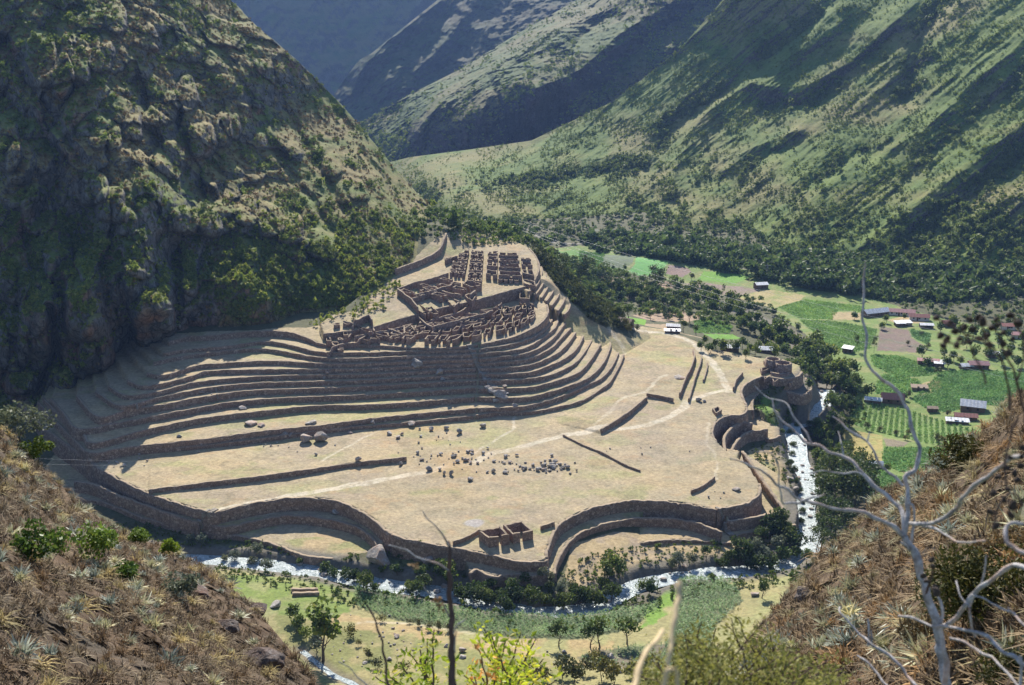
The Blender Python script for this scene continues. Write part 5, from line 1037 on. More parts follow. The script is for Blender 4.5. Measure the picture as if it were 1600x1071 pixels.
for k in range(46):
    u = R.gauss(590, 50); v = R.gauss(1010, 24)
    if u > 505 and v < 1068: boulder(u, v, R.uniform(2, 6), 'pale stone strewn over the dry slope at the bottom', 'pale stones on the near dry slope', .8, big=False)
for k in range(70):
    q = RIVER[R.randrange(10, rv_end)]; o = ob('river_stone', random.choice(ROCKS)); s = R.uniform(.4, 1.3); sgn = R.choice([-1, 1]); o.location = (q[0]+R.uniform(-3.8, 3.8), q[1]+R.uniform(-3.8, 3.8), q[2]-.25); o.scale = (s, s, s*.8); o.rotation_euler = (0, 0, R.uniform(0, 6))
    tag(o, 'wet dark stone breaking the surface of the rapids', 'stone', 'stones in the rapids')
for k, (u, v) in enumerate(((476,925),(478,931))):
    p = hit(u, v); e = bpy.data.objects.new('stone_wall_stub', None)
    q = np.array([p+[-3.2, -.9, 0], p+[3.2, 1.1, 0]]); q[:, 2] = Gs(q[:, 0], q[:, 1])+.8
    tag(ob('stone_bench', wall_mesh('stone_bench', q, hgt=.8, tin=.5, tout=.5, both=True)), 'low long stone bench on the grass, %s of the two' % ('upper' if k == 0 else 'lower'), 'stone bench', 'pair of stone benches on the riverside grass')
# ------------------------------------------------------------ crops
def inside_pts(P, n, r, rows=None, ang=0.0, sp=1.0, jit=.1):
    P = np.asarray(P)[:, :2]; a, b = P.min(0), P.max(0); c = (a+b)/2; Rm = np.array([[cos(ang), -sin(ang)], [sin(ang), cos(ang)]]); L = np.hypot(*(b-a))/2+2
    gx, gy = np.meshgrid(np.arange(-L, L, rows), np.arange(-L, L, sp)); q = np.stack([gx.ravel(), gy.ravel()], -1)+r.normal(size=(gx.size, 2))*jit; q = q@Rm.T+c
    q = q[inpoly(q[:, 0], q[:, 1], P)]; return np.c_[q, Gs(q[:, 0], q[:, 1])]
T_corn = []
for s in range(4):
    V, F = [], []
    for k in range(7):
        a = r_.uniform(0, 2*pi); L = r_.uniform(.4, .7); z = r_.uniform(.15, .9); d = np.array([cos(a), sin(a)]); o = len(V); wv_ = .07
        V += [(0+d[1]*wv_, -d[0]*wv_, z-.1), (-d[1]*wv_, d[0]*wv_, z-.1), (d[0]*L, d[1]*L, z+r_.uniform(.0, .35))]; F.append((o, o+1, o+2))
    T_corn.append((np.array(V, float), np.array(F)))
M_corn = m_leaf('crop_leaf', (.08, .17, .07), (.20, .34, .16), (.34, .44, .26), .3, .5, wsc=.15)
FA = hits([(555,920),(640,937),(760,960),(900,964),(1000,950),(1028,942),(1028,952),(980,983),(900,998),(800,996),(700,980),(610,966),(552,948)]); FB = hits([(1060,905),(1110,902),(1150,915),(1158,940),(1120,975),(1090,1060),(1020,1060),(1060,960)])
FC = hits([(900,1028),(960,1012),(1040,1008),(1080,1030),(1000,1045),(930,1042)])
for P_, lab, rw_, sp_, an in ((FA, 'rows of young maize on the long field by the river', 1.0, .55, .5), (FB, 'dense crop on the round-ended field below the rapids', .85, .6, 1.9), (FC, 'thin crop on the little terraced field', 1.6, .8, 1.7)):
    q = inside_pts(P_, 0, r_, rw_, an, sp_, .12); q = q[r_.random(len(q)) < (.93 if rw_ < 1.5 else .6)]
    scatter('crop', q, r_.uniform(.9, 1.5, len(q)), T_corn, M_corn, lab, r_, cat='crop')
M_cropF = m_leaf('far_crop_leaf', (.12, .24, .08), (.22, .37, .14), (.30, .42, .18), .3, .6, wsc=.1)
T_lo = [cards(np.c_[r_.normal(size=(6, 2))*.35, np.abs(r_.normal(size=6))*.2+.1], .55, r_, tri=True) for _ in range(4)]
crops = [(3, .9, .8, .3), (5, 1.0, .9, .8), (13, 1.2, 1.0, .6), (15, 1.1, 1.0, 1.2), (17, 1.0, .9, .7), (19, .95, .85, .5), (20, 1.0, .9, .9), (21, .9, .8, 1.1), (23, 2.1, .6, -.35), (26, .95, .85, .4), (27, 1.1, .9, .2), (29, 1.1, .9, .8)]
for i, rw_, sp_, an in crops:
    q = inside_pts(FIELDW[i], 0, r_, rw_, an, sp_, .22 if rw_ < 2 else .12)
    if len(q) > 20: scatter('crop', q, r_.uniform(.6, 1.1, len(q)), T_lo, M_cropF, 'green crop on a far field, %s' % ORD[crops.index((i, rw_, sp_, an))], r_, cat='crop')
# rough grass and low growth on the river banks
bk = (RD > 4.5) & (RD < 16) & ~site & (X > -130) & (Y < 470); j_ = np.flatnonzero(bk.ravel()); j_ = r_.choice(j_, 2600)
q = np.stack([X.ravel()[j_], Y.ravel()[j_], G.ravel()[j_]], -1); scatter('bank_growth', q, r_.gamma(3, .14, len(q))+.2, T_bush, M_leafM, 'low green growth on the river banks', r_, cat='undergrowth')
sl_ = slope & (X > -20); j_ = np.flatnonzero(sl_.ravel()); j_ = r_.choice(j_, 2600); q = np.stack([X.ravel()[j_], Y.ravel()[j_], G.ravel()[j_]], -1)
scatter('slope_scrub', q, r_.gamma(4, .2, len(q))*1.1+.4, T_bush, m_leaf('slope_leaf', (.06, .07, .02), (.14, .15, .035), (.2, .19, .06), .25, .7, wsc=.08), 'yellow-green scrub on the steep slope right of the ruined town', r_, cat='scrub')
ed = hits([(740,352),(790,350),(830,372),(828,388),(780,384),(740,386),(704,376),(696,362)])
q = inside_pts(ed, 0, r_, 1.8, .3, 1.8, .8); scatter('slope_scrub', q, r_.gamma(4, .2, len(q))*1.0+.3, T_bush, M_shrub, 'green bushes behind the top of the ruined town', r_, cat='scrub')
ed = hits([(480,505),(540,470),(600,445),(625,440),(630,460),(600,488),(540,505),(500,515)]); q = inside_pts(ed, 0, r_, 2.2, .3, 2.2, 1.0); q = q[r_.random(len(q)) < .6]
scatter('slope_scrub', q, r_.gamma(4, .2, len(q))*1.0+.3, T_bush, M_shrub, 'bushes on the bank between mountain and lower town', r_, cat='scrub')
# general scrub over the un-built valley floor and the far bank
vf = (~site) & (RD > 9) & (Y > 440) & (X > -115); fm = np.zeros(X.shape, bool)
for P_ in FIELDW[0:1]: fm |= inpoly(X, Y, P_)
vf &= ~fm
for P_ in FIELDW[30:]:
    c_ = P_[:, :2].mean(0); vf &= ~(np.hypot(X-c_[0], Y-c_[1]) < np.hypot(*(P_[:, :2]-c_).T).max()+7)
vf &= np.hypot(X-hit(1196, 550)[0], Y-hit(1196, 550)[1]) > 9; j_ = np.flatnonzero(vf.ravel()); wj = np.where(Y.ravel()[j_] > 492, 3.0, 1.0)*np.where(X.ravel()[j_] > 150, 2., 1.); j_ = r_.choice(j_, 4600, p=wj/wj.sum())
q = np.stack([X.ravel()[j_], Y.ravel()[j_], G.ravel()[j_]], -1); scatter('valley_scrub', q, r_.gamma(4, .3, len(q))+.6, T_tree, M_leafW, 'dark scrub filling the valley floor round the fields', r_, cat='scrub')
# ------------------------------------------------------------ village houses
M_tinw = m_plain('tin_roof', (.58, .58, .58), .35, 1.1, .5, .02, spec=.5); M_red = m_plain('red_roof', (.33, .15, .12), .25, 2, .7, .02); M_pink = m_plain('pink_roof', (.5, .27, .24), .25, 2, .7, .02)
M_adobe = m_plain('adobe', (.17, .115, .08), .25, 2, .95, .03); M_whitew = m_plain('white_wall', (.6, .56, .5), .12, 2, .9, .01); M_dark = m_plain('dark_opening', (.02, .018, .016), .1, 2, .8, 0); M_brownr = m_plain('thatch_roof', (.30, .23, .17), .3, 3, .95, .03); M_wood = m_plain('door_wood', (.13, .08, .05), .2, 4, .8, .01)
def boxm(x0, x1, y0, y1, z0, z1):
    V = [(x, y, z) for z in (z0, z1) for y in (y0, y1) for x in (x0, x1)]
    return np.array(V, float), np.array([(0,2,3,1),(4,5,7,6),(0,1,5,4),(2,6,7,3),(0,4,6,2),(1,3,7,5)])
def house(u, v, L, D, h, rise, rot, roofm, wallm, label, nwin=2, lean=False, group='scattered houses of the valley'):
    L *= .9; D *= .85; h *= .9
    p = hit(u, v); e = bpy.data.objects.new('village_house', None); C.objects.link(e); e.location = (p[0], p[1]+D/2, p[2]-.1); e.rotation_euler = (0, 0, radians(rot)); tag(e, label, 'house', group)
    prof = [(-D/2, h), (0, h+(0 if lean else rise)), (D/2, h+(rise if lean else 0))]
    if lean: prof[1] = (0, h+rise/2)
    # walls with the gables
    V, F = boxm(-L/2, L/2, -D/2, D/2, -1.5, h); V = list(map(tuple, V)); F = list(map(tuple, F))
    for s in (-1, 1):
        o = len(V); V += [(s*L/2, y, z) for y, z in prof]; V += [(s*(L/2-.25), y, z) for y, z in prof]; 
        F += [(o, o+1, o+4, o+3), (o+1, o+2, o+5, o+4)]
        F3 = (o, o+1, o+2, o+2)
        V += [(s*L/2, D/2, h)]; 
        F += [(o, o+1, o+2, len(V)-1)] if lean else [(o, o+1, o+2, o+2)]
    F = [f for f in F if len(set(f)) == 4]; tri = [(o, o+1, o+2) for o in (8, 8+7)] if not lean else []
    fs = [np.array(F)]+([np.array(tri)] if tri else [])
    ob('wall', mesh('wall', V, fs, wallm, smooth=False), e)
    ov = .45; V, F = [], []; k = 14; segs = [(prof[0], prof[1]), (prof[1], prof[2])]
    for (ya, za), (yb, zb) in segs:
        dy, dz = yb-ya, zb-za; ln = math.hypot(dy, dz); ea = -ov if ya == -D/2 else 0; eb = ov if yb == D/2 else 0
        y0, z0, y1, z1 = ya+dy/ln*ea, za+dz/ln*ea, yb+dy/ln*eb, zb+dz/ln*eb; o = len(V)
        for i in range(k+1):
            x = -L/2-.4+(L+.8)*i/k; b = .05*(i % 2)
            V += [(x, y0, z0+.06+b), (x, y1, z1+.06+b), (x, y0, z0-.04+b), (x, y1, z1-.04+b)]
        for i in range(k): a = o+4*i; F += [(a, a+4, a+5, a+1), (a+2, a+3, a+7, a+6), (a, a+2, a+6, a+4), (a+1, a+5, a+7, a+3)]
        F += [(o, o+1, o+3, o+2), (o+4*k, o+4*k+2, o+4*k+3, o+4*k+1)]
    ob('roof', mesh('roof', V, np.array(F), roofm, smooth=False), e)
    V, F = boxm(-.45, .45, -D/2-.05, -D/2+.05, 0, 1.9); V[:, 0] += -L*.1; ob('door', mesh('door', V, F, M_wood, smooth=False), e)
    for i in range(nwin):
        x = -L/2+L*(i+.7)/(nwin+.4)
        if abs(x+L*.1) < .9: x += 1.6
        V, F = boxm(x-.4, x+.4, -D/2-.04, -D/2+.05, 1.0, 1.8); ob('window', mesh('window', V, F, M_dark, smooth=False), e)
    return e
HS = [(1190,452,8,6,3.0,1.0,12,M_tinw,M_adobe,'two-storey looking house with a pale gable roof alone by the top brown field',2,0),(1370,495,17,6,2.6,1.6,22,M_tinw,M_adobe,'long barn-like hall with a silver tin roof in the village',4,0),(1410,494,15,5,2.5,1.2,-14,M_pink,M_whitew,'long white building with a faded pink roof beside the silver hall',5,0),(1438,502,11,5,2.5,1.2,-14,M_red,M_whitew,'white-walled building with a red roof at the end of the school row',3,0),
 (1407,511,5,4,2.0,.5,5,M_tinw,M_adobe,'small shed with a white roof below the school yard, left',1,1),(1418,510,5,4,2.0,.5,5,M_tinw,M_adobe,'small shed with a white roof below the school yard, right',1,1),(1449,514,7,4.5,2.2,.6,-6,M_tinw,M_adobe,'white-roofed house right of the school yard',2,0),(1326,552,5,3.5,2.4,.6,-35,M_tinw,M_adobe,'brown shed with a white lean roof beside the cypress-like tree',1,1),
 (1452,572,10,4.5,2.6,.7,-14,M_pink,M_adobe,'long adobe house with a red and white roof between two green fields',3,0),(1469,575,4.5,4,2.3,.6,-14,M_tinw,M_adobe,'little annex with a white roof joined to the long adobe house',1,1),(1511,578,5.5,4,2.0,.8,5,M_tinw,M_adobe,'bright white-roofed hut left of the pink-roofed barn',1,0),(1531,578,9,5,2.6,1.2,-6,M_pink,M_adobe,'barn with a pale pink gable roof on the field edge',2,0),(1556,560,8,4.5,2.4,.7,-6,M_tinw,M_adobe,'white-roofed house high among the village trees',2,0),
 (1438,611,7,3.2,1.6,.4,-12,M_brownr,M_ruin,'low stone sheepfold hut between the crop fields',1,1),(1366,631,7,3.5,1.8,.8,-20,M_tinw,M_adobe,'white-roofed shed at the left end of the farm lane',1,0),(1397,632,9.5,5.5,2.6,1.8,-12,M_red,M_adobe,'farmhouse with a red and white gable roof on the farm lane',2,0),(1458,645,4,3.2,2.0,.5,-8,M_brownr,M_adobe,'tiny brown hut alone on the farm lane',1,0),(1524,645,10,7,2.8,1.8,-22,M_tinw,M_adobe,'big white gable-roofed barn at the right end of the lane',2,0),(1511,658,9,4,2.0,.9,-12,M_red,M_adobe,'red-roofed shed in front of the white barn',2,0),(1497,664,9,2.6,1.6,.5,-12,M_tinw,M_adobe,'long low white-roofed shelter below the red shed',2,1),
 (1370,733,4.5,3,1.9,.8,-8,M_tinw,M_adobe,'tiny white-roofed hut alone on the pasture',1,0),(976,510,8,5,2.2,1.2,-30,M_brownr,M_adobe,'house with a brown thatched roof behind the plateau',2,0),(1053,516,7,4,2.2,.8,-12,M_tinw,M_adobe,'white-roofed house among trees, left of the others behind the plateau',2,0),(1051,521,7,2.2,1.2,.3,-6,M_tinw,M_adobe,'low white lean-to in front of the left white-roofed house',1,1),(1141,550,8,4.5,2.0,.8,-6,M_tinw,M_adobe,'white-roofed house half hidden in trees beyond the path',2,0),(1196,553,8.5,5,2.2,1.0,-6,M_tinw,M_adobe,'white-roofed house just behind the round fort',2,0),
 (1485,512,7,5,2.4,1.2,-6,M_red,M_adobe,'reddish-roofed house behind the dried flower heads',2,0),(1577,516,7,5,2.4,1.0,-6,M_red,M_whitew,'small red-roofed house at the far right edge of the village',2,0),(1595,530,9,5,2.4,1.0,-6,M_pink,M_whitew,'pink-roofed house cut by the right edge of the picture',2,0)]
for a in HS: house(*a[:9], a[9], a[10], bool(a[11]))
# power line: lattice pole, posts and wires
M_wire = m_plain('wire', (.32, .33, .34), .05, 2, .5, 0, spec=.5)
def wire(p, q, sag, label, rad=.05):
    s = np.linspace(0, 1, 60)[:, None]; l = p+(q-p)*s; l[:, 2] -= (4*sag*s*(1-s))[:, 0]; V, F = tube(l, rad, 4)
    tag(ob('power_line', mesh('power_line', V, F, M_wire)), label, 'cable', 'power lines over the valley')
for k, (a, b, sg) in enumerate((((805,352,650),(1640,588,430),6),((805,356,650),(1640,606,430),6),((812,345,680),(1640,552,470),5),((900,395,700),(1640,470,700),5),((1180,428,700),(1640,492,690),5),((1190,433,690),(1640,500,690),5))):
    wire(atd(*a), atd(*b), sg, 'thin pale power line slung across the valley, %s from the top' % ORD[[3, 4, 2, 0, 1, 5][k]])
wire(atd(-40,712,300), atd(260,722,330), .3, 'thin cable above the shaded left terraces, upper', .012); wire(atd(-40,722,300), atd(260,728,330), .3, 'thin cable above the shaded left terraces, lower', .012)
for k, (u, v, hgt) in enumerate(((1198,437,9.5),)):
    p = hit(u, v); parts = []
    for sx in (-1, 1):
        for sy in (-1, 1): parts.append(tube([p+[sx*.9, sy*.9, -.2], p+[sx*.2, sy*.2, hgt]], .07, 4))
    for j in range(7):
        z0 = hgt*j/7; z1 = hgt*(j+1)/7; a = .9-.7*j/7; b = .9-.7*(j+1)/7
        parts += [tube([p+[-a, -a, z0], p+[b, -b, z1]], .05, 4), tube([p+[a, -a, z0], p+[-b, -b, z1]], .05, 4), tube([p+[-a, a, z0], p+[-b, -b, z1]], .05, 4)]
    parts.append(tube([p+[-2, 0, hgt-.8], p+[2, 0, hgt-.8]], .08, 4)); V, F = join(parts); tag(ob('pylon', mesh('pylon', V, F, M_wire)), 'thin lattice pylon behind the lone pale-roofed house', 'pylon')
# small dark goat-like cow on the green strip
def cow(u, v, label, s=1.0):
    p = hit(u, v); bm = __import__('bmesh').new(); ly = bm.verts.layers
    J = {'hip': (0,0,1.05), 'mid': (.55,0,1.0), 'sh': (1.1,0,1.08), 'nk': (1.35,0,1.1), 'hd': (1.6,0,.95), 'mz': (1.85,0,.75), 'h1': (.0,.22,.6), 'h1f': (-.08,.22,0), 'h2': (0,-.22,.6), 'h2f': (-.08,-.22,0), 'f1': (1.1,.2,.55), 'f1f': (1.1,.2,0), 'f2': (1.1,-.2,.55), 'f2f': (1.1,-.2,0), 'tl': (-.2,0,.95), 'tl2': (-.25,0,.4)}
    Rr = {'hip': .3, 'mid': .36, 'sh': .32, 'nk': .2, 'hd': .16, 'mz': .1, 'h1': .12, 'h1f': .06, 'h2': .12, 'h2f': .06, 'f1': .1, 'f1f': .06, 'f2': .1, 'f2f': .06, 'tl': .06, 'tl2': .03}
    E = [('hip','mid'),('mid','sh'),('sh','nk'),('nk','hd'),('hd','mz'),('hip','h1'),('h1','h1f'),('hip','h2'),('h2','h2f'),('sh','f1'),('f1','f1f'),('sh','f2'),('f2','f2f'),('hip','tl'),('tl','tl2')]
    k = list(J); me = bpy.data.meshes.new('cow'); me.from_pydata([J[x] for x in k], [(k.index(a), k.index(b)) for a, b in E], []); bm.free()
    o = ob('cow', me); m = o.modifiers.new('s', 'SKIN'); 
    for i, x in enumerate(k): me.skin_vertices[0].data[i].radius = (Rr[x], Rr[x]) if me.skin_vertices else (Rr[x],)*2
    o.modifiers.new('b', 'SUBSURF').levels = 1; me.materials.append(m_plain('hide', (.03, .025, .02), .3, 5, .8, 0)); o.location = p; o.scale = (s,)*3; o.rotation_euler = (0, 0, .5); tag(o, label, 'cow'); return o
# ------------------------------------------------------------ near hillside under the camera
def nearsheet(name, vtop, ctrl, u0, u1, nu, nv, seed, label, vb=1180):
    a = np.linspace(u0, u1, nu); s = np.linspace(0, 1, nv); vt = np.interp(a, *zip(*vtop)); U = np.repeat(a[None], nv, 0); Vv = vt[None]+(vb-vt)[None]*s[:, None]
    c = np.array(ctrl, float); f = rbf(c[:, :2], np.log(c[:, 2]), 60); T = np.exp(f(U, Vv)); P = atd(U, Vv, T); x, y, z = P[..., 0], P[..., 1], P[..., 2]
    off = .9*fbm(x/2.6, y/2.6, z/2.6, o=5, seed=seed, ridged=True)+.35*fbm(x/.7, y/.7, z/.7, o=4, seed=seed+9)
    P = atd(U, Vv, T-off); N = normals(P)
    bk = [P[:1]+np.array([0, .95*d, -d])+.05*d*fbm(P[:1, :, 0]/6, P[:1, :, 2]/6+d, o=3, seed=seed)[..., None] for d in (128, 96, 70, 48, 32, 20, 12, 7, 4, 2, .8)]
    PP = np.concatenate(bk+[P], 0); x, y, z = PP[..., 0], PP[..., 1], PP[..., 2]
    k = np.clip(.5+fbm(x/1.5, y/1.5, z/1.5, o=4, seed=seed+3), 0, 1)[..., None]; c_ = np.array([.10, .065, .042])*(1-k)+np.array([.19, .13, .085])*k
    g = np.clip(fbm(x/3, y/3, z/3, o=3, seed=seed+5)*1.5-.2, 0, .6)[..., None]; c_ = (c_*(1-g)+np.array([.10, .095, .08])*g)*.75
    tag(ob(name, mesh(name, PP.reshape(-1, 3), gridfaces(*PP.shape[:2]), M_near, c_.reshape(-1, 3))), label, 'hillside', kind='structure')
    return P, N, U, Vv
M_near = m_attr_ground('near_soil', .06, .45, 7.0)
VTL = [(-140,560),(-60,620),(0,668),(60,728),(130,792),(200,838),(250,855),(330,893),(400,952),(450,1012),(500,1076),(560,1150)]
CL = [(-140,600,44),(0,670,42),(130,795,42),(250,860,40),(330,895,40),(400,955,37),(450,1015,34),(500,1080,31),(0,760,31),(0,870,23),(0,1000,18),(0,1180,13),(150,1000,22),(150,1180,16),(300,1071,22),(300,980,29),(380,1020,30),(420,1071,28),(440,1180,22),(560,1180,26),(200,900,30),(-140,1100,14)]
PL, NL, UL, VL = nearsheet('near_hillside', VTL, CL, -140, 555, 330, 330, 401, 'near left hillside of dry tussocks and silvery rosettes')
VTR = [(1090,1178),(1140,1085),(1170,1015),(1205,962),(1250,905),(1290,862),(1340,822),(1390,765),(1440,738),(1500,703),(1540,668),(1600,612),(1760,500)]
CR = [(1140,1090,22),(1205,965,25),(1290,865,27),(1390,768,28),(1440,740,27),(1540,670,25),(1600,615,24),(1760,500,22),(1600,700,19),(1600,850,13.5),(1600,1000,9.5),(1600,1180,7.5),(1450,850,19),(1450,1000,13),(1450,1180,10),(1300,950,21),(1300,1071,16),(1300,1180,13),(1200,1071,19),(1200,1180,15),(1350,880,23),(1760,1000,8.5),(1100,1180,17)]
PR, NR, UR, VR = nearsheet('near_hillside', VTR, CR, 1090, 1760, 330, 330, 431, 'near right hillside of rusty tussocks behind the bare branches')
def blades(n, L, wd, r, spread=.9, droop=.5, seg=2):
    Vs, F = [], []
    for k in range(n):
        a = r.uniform(0, 2*pi); el = r.uniform(.15, 1)*spread; d = np.array([cos(a)*sin(el), sin(a)*sin(el), cos(el)]); l = L*r.uniform(.6, 1.1); s = np.array([-sin(a), cos(a), 0])*wd*r.uniform(.7, 1.2)
        o = len(Vs); b = r.normal(size=3)*np.array([.05, .05, 0]); m_ = b+d*l*.55+np.array([0, 0, -l*.06*droop]); t = b+d*l+np.array([d[0]*.15*l, d[1]*.15*l, -l*.45*droop*sin(el)])
        Vs += [b-s*.7, b+s*.7, m_+s, m_-s, t]; F += [(o, o+1, o+2, o+3)]; F.append((o+3, o+2, o+4, o+4))
    V = np.array(Vs); q = np.array([f for f in F if f[2] != f[3]]); tr = np.array([f[:3] for f in F if f[2] == f[3]])
    return V, q, tr
def tmpl(n, L, wd, r, **k):
    V, q, t = blades(n, L, wd, r, **k); T3 = np.concatenate([t, q[:, [0, 1, 2]], q[:, [0, 2, 3]]]); return V, T3
M_tus = m_leaf('tussock', (.16, .12, .085), (.31, .24, .17), (.44, .36, .26), .3, .8, wsc=1.3)
M_rus = m_leaf('rusty_tussock', (.11, .08, .058), (.22, .15, .10), (.31, .23, .155), .3, .8, wsc=1.3)
M_pal = m_leaf('pale_tussock', (.21, .18, .12), (.36, .32, .20), (.47, .43, .28), .3, .8, wsc=1.3)
M_twig = m_leaf('dark_twiggy', (.06, .045, .04), (.16, .125, .10), (.26, .22, .18), .1, .9, wsc=1.3)
T_tus = [tmpl(95, .40, .010, np.random.default_rng(900+k), spread=1.45, droop=1.3) for k in range(5)]
T_sm = [tmpl(34, .20, .009, np.random.default_rng(910+k), spread=1.5, droop=.3) for k in range(4)]
def near_pick(P, N, U, V, n, w=None):
    d = np.linalg.norm(P-np.array([0, 0, CAMZ]), axis=-1)[:-1, :-1]; a = np.linalg.norm(np.cross(P[1:, :-1]-P[:-1, :-1], P[:-1, 1:]-P[:-1, :-1]), axis=-1)
    ww = a*(w[:-1, :-1] if w is not None else 1)*np.clip(25/d, .6, 2.5); ww = ww.ravel(); i = r_.choice(ww.size, n, p=ww/ww.sum()); q = P[:-1, :-1].reshape(-1, 3)[i]; return q+r_.normal(size=q.shape)*.03
def thin(q, dist):
    """keep points at least dist apart so that tussocks stand as separate mops"""
    cell = {}; keep = []
    for i, p in enumerate(q):
        k = (int(p[0]//dist), int(p[1]//dist), int(p[2]//dist)); ok = True
        for a in (-1, 0, 1):
            for b in (-1, 0, 1):
                for c in (-1, 0, 1):
                    for j in cell.get((k[0]+a, k[1]+b, k[2]+c), ()):
                        if ((q[j]-p)**2).sum() < dist*dist: ok = False
        if ok: cell.setdefault(k, []).append(i); keep.append(i)
    return q[keep]
for side, (P_, N_, U_, V_), k in (('left', (PL, NL, UL, VL), 1.0), ('right', (PR, NR, UR, VR), .8)):
    cliff = inpoly(U_, V_, [(300,905),(420,940),(520,1090),(430,1180),(400,1071),(360,1000),(300,960)]) if side == 'left' else inpoly(U_, V_, [(1225,945),(1290,890),(1330,880),(1320,930),(1250,980)])
    op = np.where(cliff, .22, 1.0)
    f1 = np.clip(.5+1.8*fbm(P_[..., 0]/2.2, P_[..., 1]/2.2, P_[..., 2]/2.2, o=3, seed=501), .02, 1); f2 = np.clip(1.05-f1, .03, 1)
    q = thin(near_pick(P_, N_, U_, V_, int(3400*k), op), .47); kind = r_.random(len(q)) ; fq = fbm(q[:, 0]/2.5, q[:, 1]/2.5, q[:, 2]/2.5, o=3, seed=511)
    sel = np.where(kind < .27, 2, np.where(kind+fq*1.2 < .62, 0, 1))
    for j, (mat, lab) in enumerate(((M_tus, 'straw-brown tussock grass'), (M_rus, 'rusty tussock grass'), (M_pal, 'pale bleached tussock grass'))):
        qq = q[sel == j]; scatter('dry_grass', qq-np.array([0, 0, .03]), r_.uniform(.5, 1.25, len(qq)), T_tus, mat, '%s on the near %s hillside' % (lab, side), r_, tilt=.2, cat='grass')
    qq = near_pick(P_, N_, U_, V_, int(4000*k), f2*np.where(cliff, .5, 1)); scatter('undergrowth', qq-np.array([0, 0, .04]), r_.uniform(.5, 1.5, len(qq)), T_sm, M_twig, 'dark twiggy undergrowth on the near %s hillside' % side, r_, tilt=.3, cat='undergrowth')
# silvery spiky rosettes, single plants
M_brom = m_leaf('rosette_leaf', (.22, .25, .20), (.42, .45, .39), (.60, .62, .56), .25, .5, wsc=2.0)
BR = []
for s in range(5):
    V, T3 = tmpl(52, .36, .019, np.random.default_rng(60+s), spread=1.45, droop=.25); BR.append(mesh('rosette', V, T3, M_brom, smooth=False))
def rosettes(P, U, V, n, side, spots=()):
    d = np.linalg.norm(P-np.array([0, 0, CAMZ]), axis=-1)
    w_ = np.clip(fbm(P[..., 0]/2.2, P[..., 1]/2.2, P[..., 2]/2.2, o=2, seed=521)*2.5, 0.02, 1)*np.linalg.norm(np.gradient(P, axis=0), axis=-1)*np.linalg.norm(np.gradient(P, axis=1), axis=-1)
    w_ *= (V < 1080)&(U > -20)&(U < 1620); w_ = w_.ravel(); i = list(r_.choice(w_.size, n, p=w_/w_.sum(), replace=False))
    for u, v in spots: i.append(int(np.argmin(((U-u)**2+(V-v)**2).ravel())))
    for j in i:
        p = P.reshape(-1, 3)[j]; o = ob('bromeliad', random.choice(BR)); s = random.uniform(.45, 1.1); o.location = p+np.array([0, -.08, .16]); o.scale = (s,)*3; o.rotation_euler = (random.uniform(.1, .6), random.uniform(-.3, .3), random.uniform(0, 6))
        tag(o, 'silvery spiky rosette plant among the dry grass of the near %s hillside' % side, 'bromeliad', 'silvery rosettes on the near %s hillside' % side)
rosettes(PL, UL, VL, 85, 'left', [(20,845),(42,858),(105,960),(110,975),(120,950),(40,1035),(85,1035),(215,935),(225,905),(240,985),(330,1000),(398,1012),(365,920),(345,930),(375,970),(300,1055),(140,825),(150,840),(270,1045)])
rosettes(PR, UR, VR, 70, 'right', [(1466,790),(1360,790),(1535,680),(1520,700),(1330,895),(1340,880),(1300,940),(1310,955),(1285,990),(1305,1015),(1450,1040),(1440,1050),(1480,845),(1508,828),(1585,840),(1590,800),(1335,990),(1320,1010),(1280,970),(1340,850)])
M_leafS = m_leaf('shrub_green', (.06, .11, .02), (.13, .20, .035), (.19, .24, .05), .35, .5)
M_rockN = m_rock('near_rock', (.05, .04, .036), (.11, .09, .08), (.20, .175, .16), 2.2, .3, .12)
for u, v, s, lab in ((300,930,1.1,'overhanging brown rock at the edge of the left hillside'),(420,935,.8,'upright rock at the lower edge of the left hillside'),(355,985,.8,'dark rock face under the rusty grass'),(400,1040,1.2,'big dark rock low on the left hillside'),(228,960,.35,'flat grey stone among the tussocks'),(1270,930,.6,'brown rock on the edge of the right hillside')):
    P_, U_, V_ = (PL, UL, VL) if u < 800 else (PR, UR, VR); j = int(np.argmin(((U_-u)**2+(V_-v)**2).ravel())); o = ob('rock', rock_mesh(int(u), 5, (1, .8, .75), rough=.34, nf=16)); o.data.materials.clear(); o.data.materials.append(M_rockN); o.location = P_.reshape(-1, 3)[j]+np.array([0, .2, -.15]); o.scale = (s*.62, s*.6, s*.5); tag(o, lab, 'rock')
for u, v, w_, lab in ((72,897,.95,'round bright green shrub on the left hillside, nearest the edge of the picture'),(150,890,1.0,'larger bright green shrub right of the first'),(222,858,.55,'small green shrub near the ridge of the left hillside'),(200,915,.5,'little dull green shrub below the larger one'),(287,945,.75,'bright green shrub above the dark rock'),(265,872,.5,'olive green shrub close to the ridge rocks'),(35,700,1.5,'dark grey-green bush at the left edge of the picture'),(60,722,.8,'yellow-green bush behind the ridge at the left')):
    j = int(np.argmin(((UL-u)**2+(VL-v)**2).ravel())); p = PL.reshape(-1, 3)[j]; e = bpy.data.objects.new('shrub', None); C.objects.link(e); e.location = p; tag(e, lab, 'shrub'); r2_ = np.random.default_rng(int(u))
    V, F = cards(lobes(900, w_*.8, w_*1.3, r2_, 7, .1, .35), .075*max(w_, .6)**.5, r2_); ob('foliage', mesh('foliage', V, F, M_leafS if 'dark' not in lab else M_leafG, smooth=False), e)
    tp, _ = trunk_parts(w_*.8, .03*w_, 6, r2_, .2, .7, .1); V, F = join(tp); ob('stems', mesh('stems', V, F, M_bark), e)
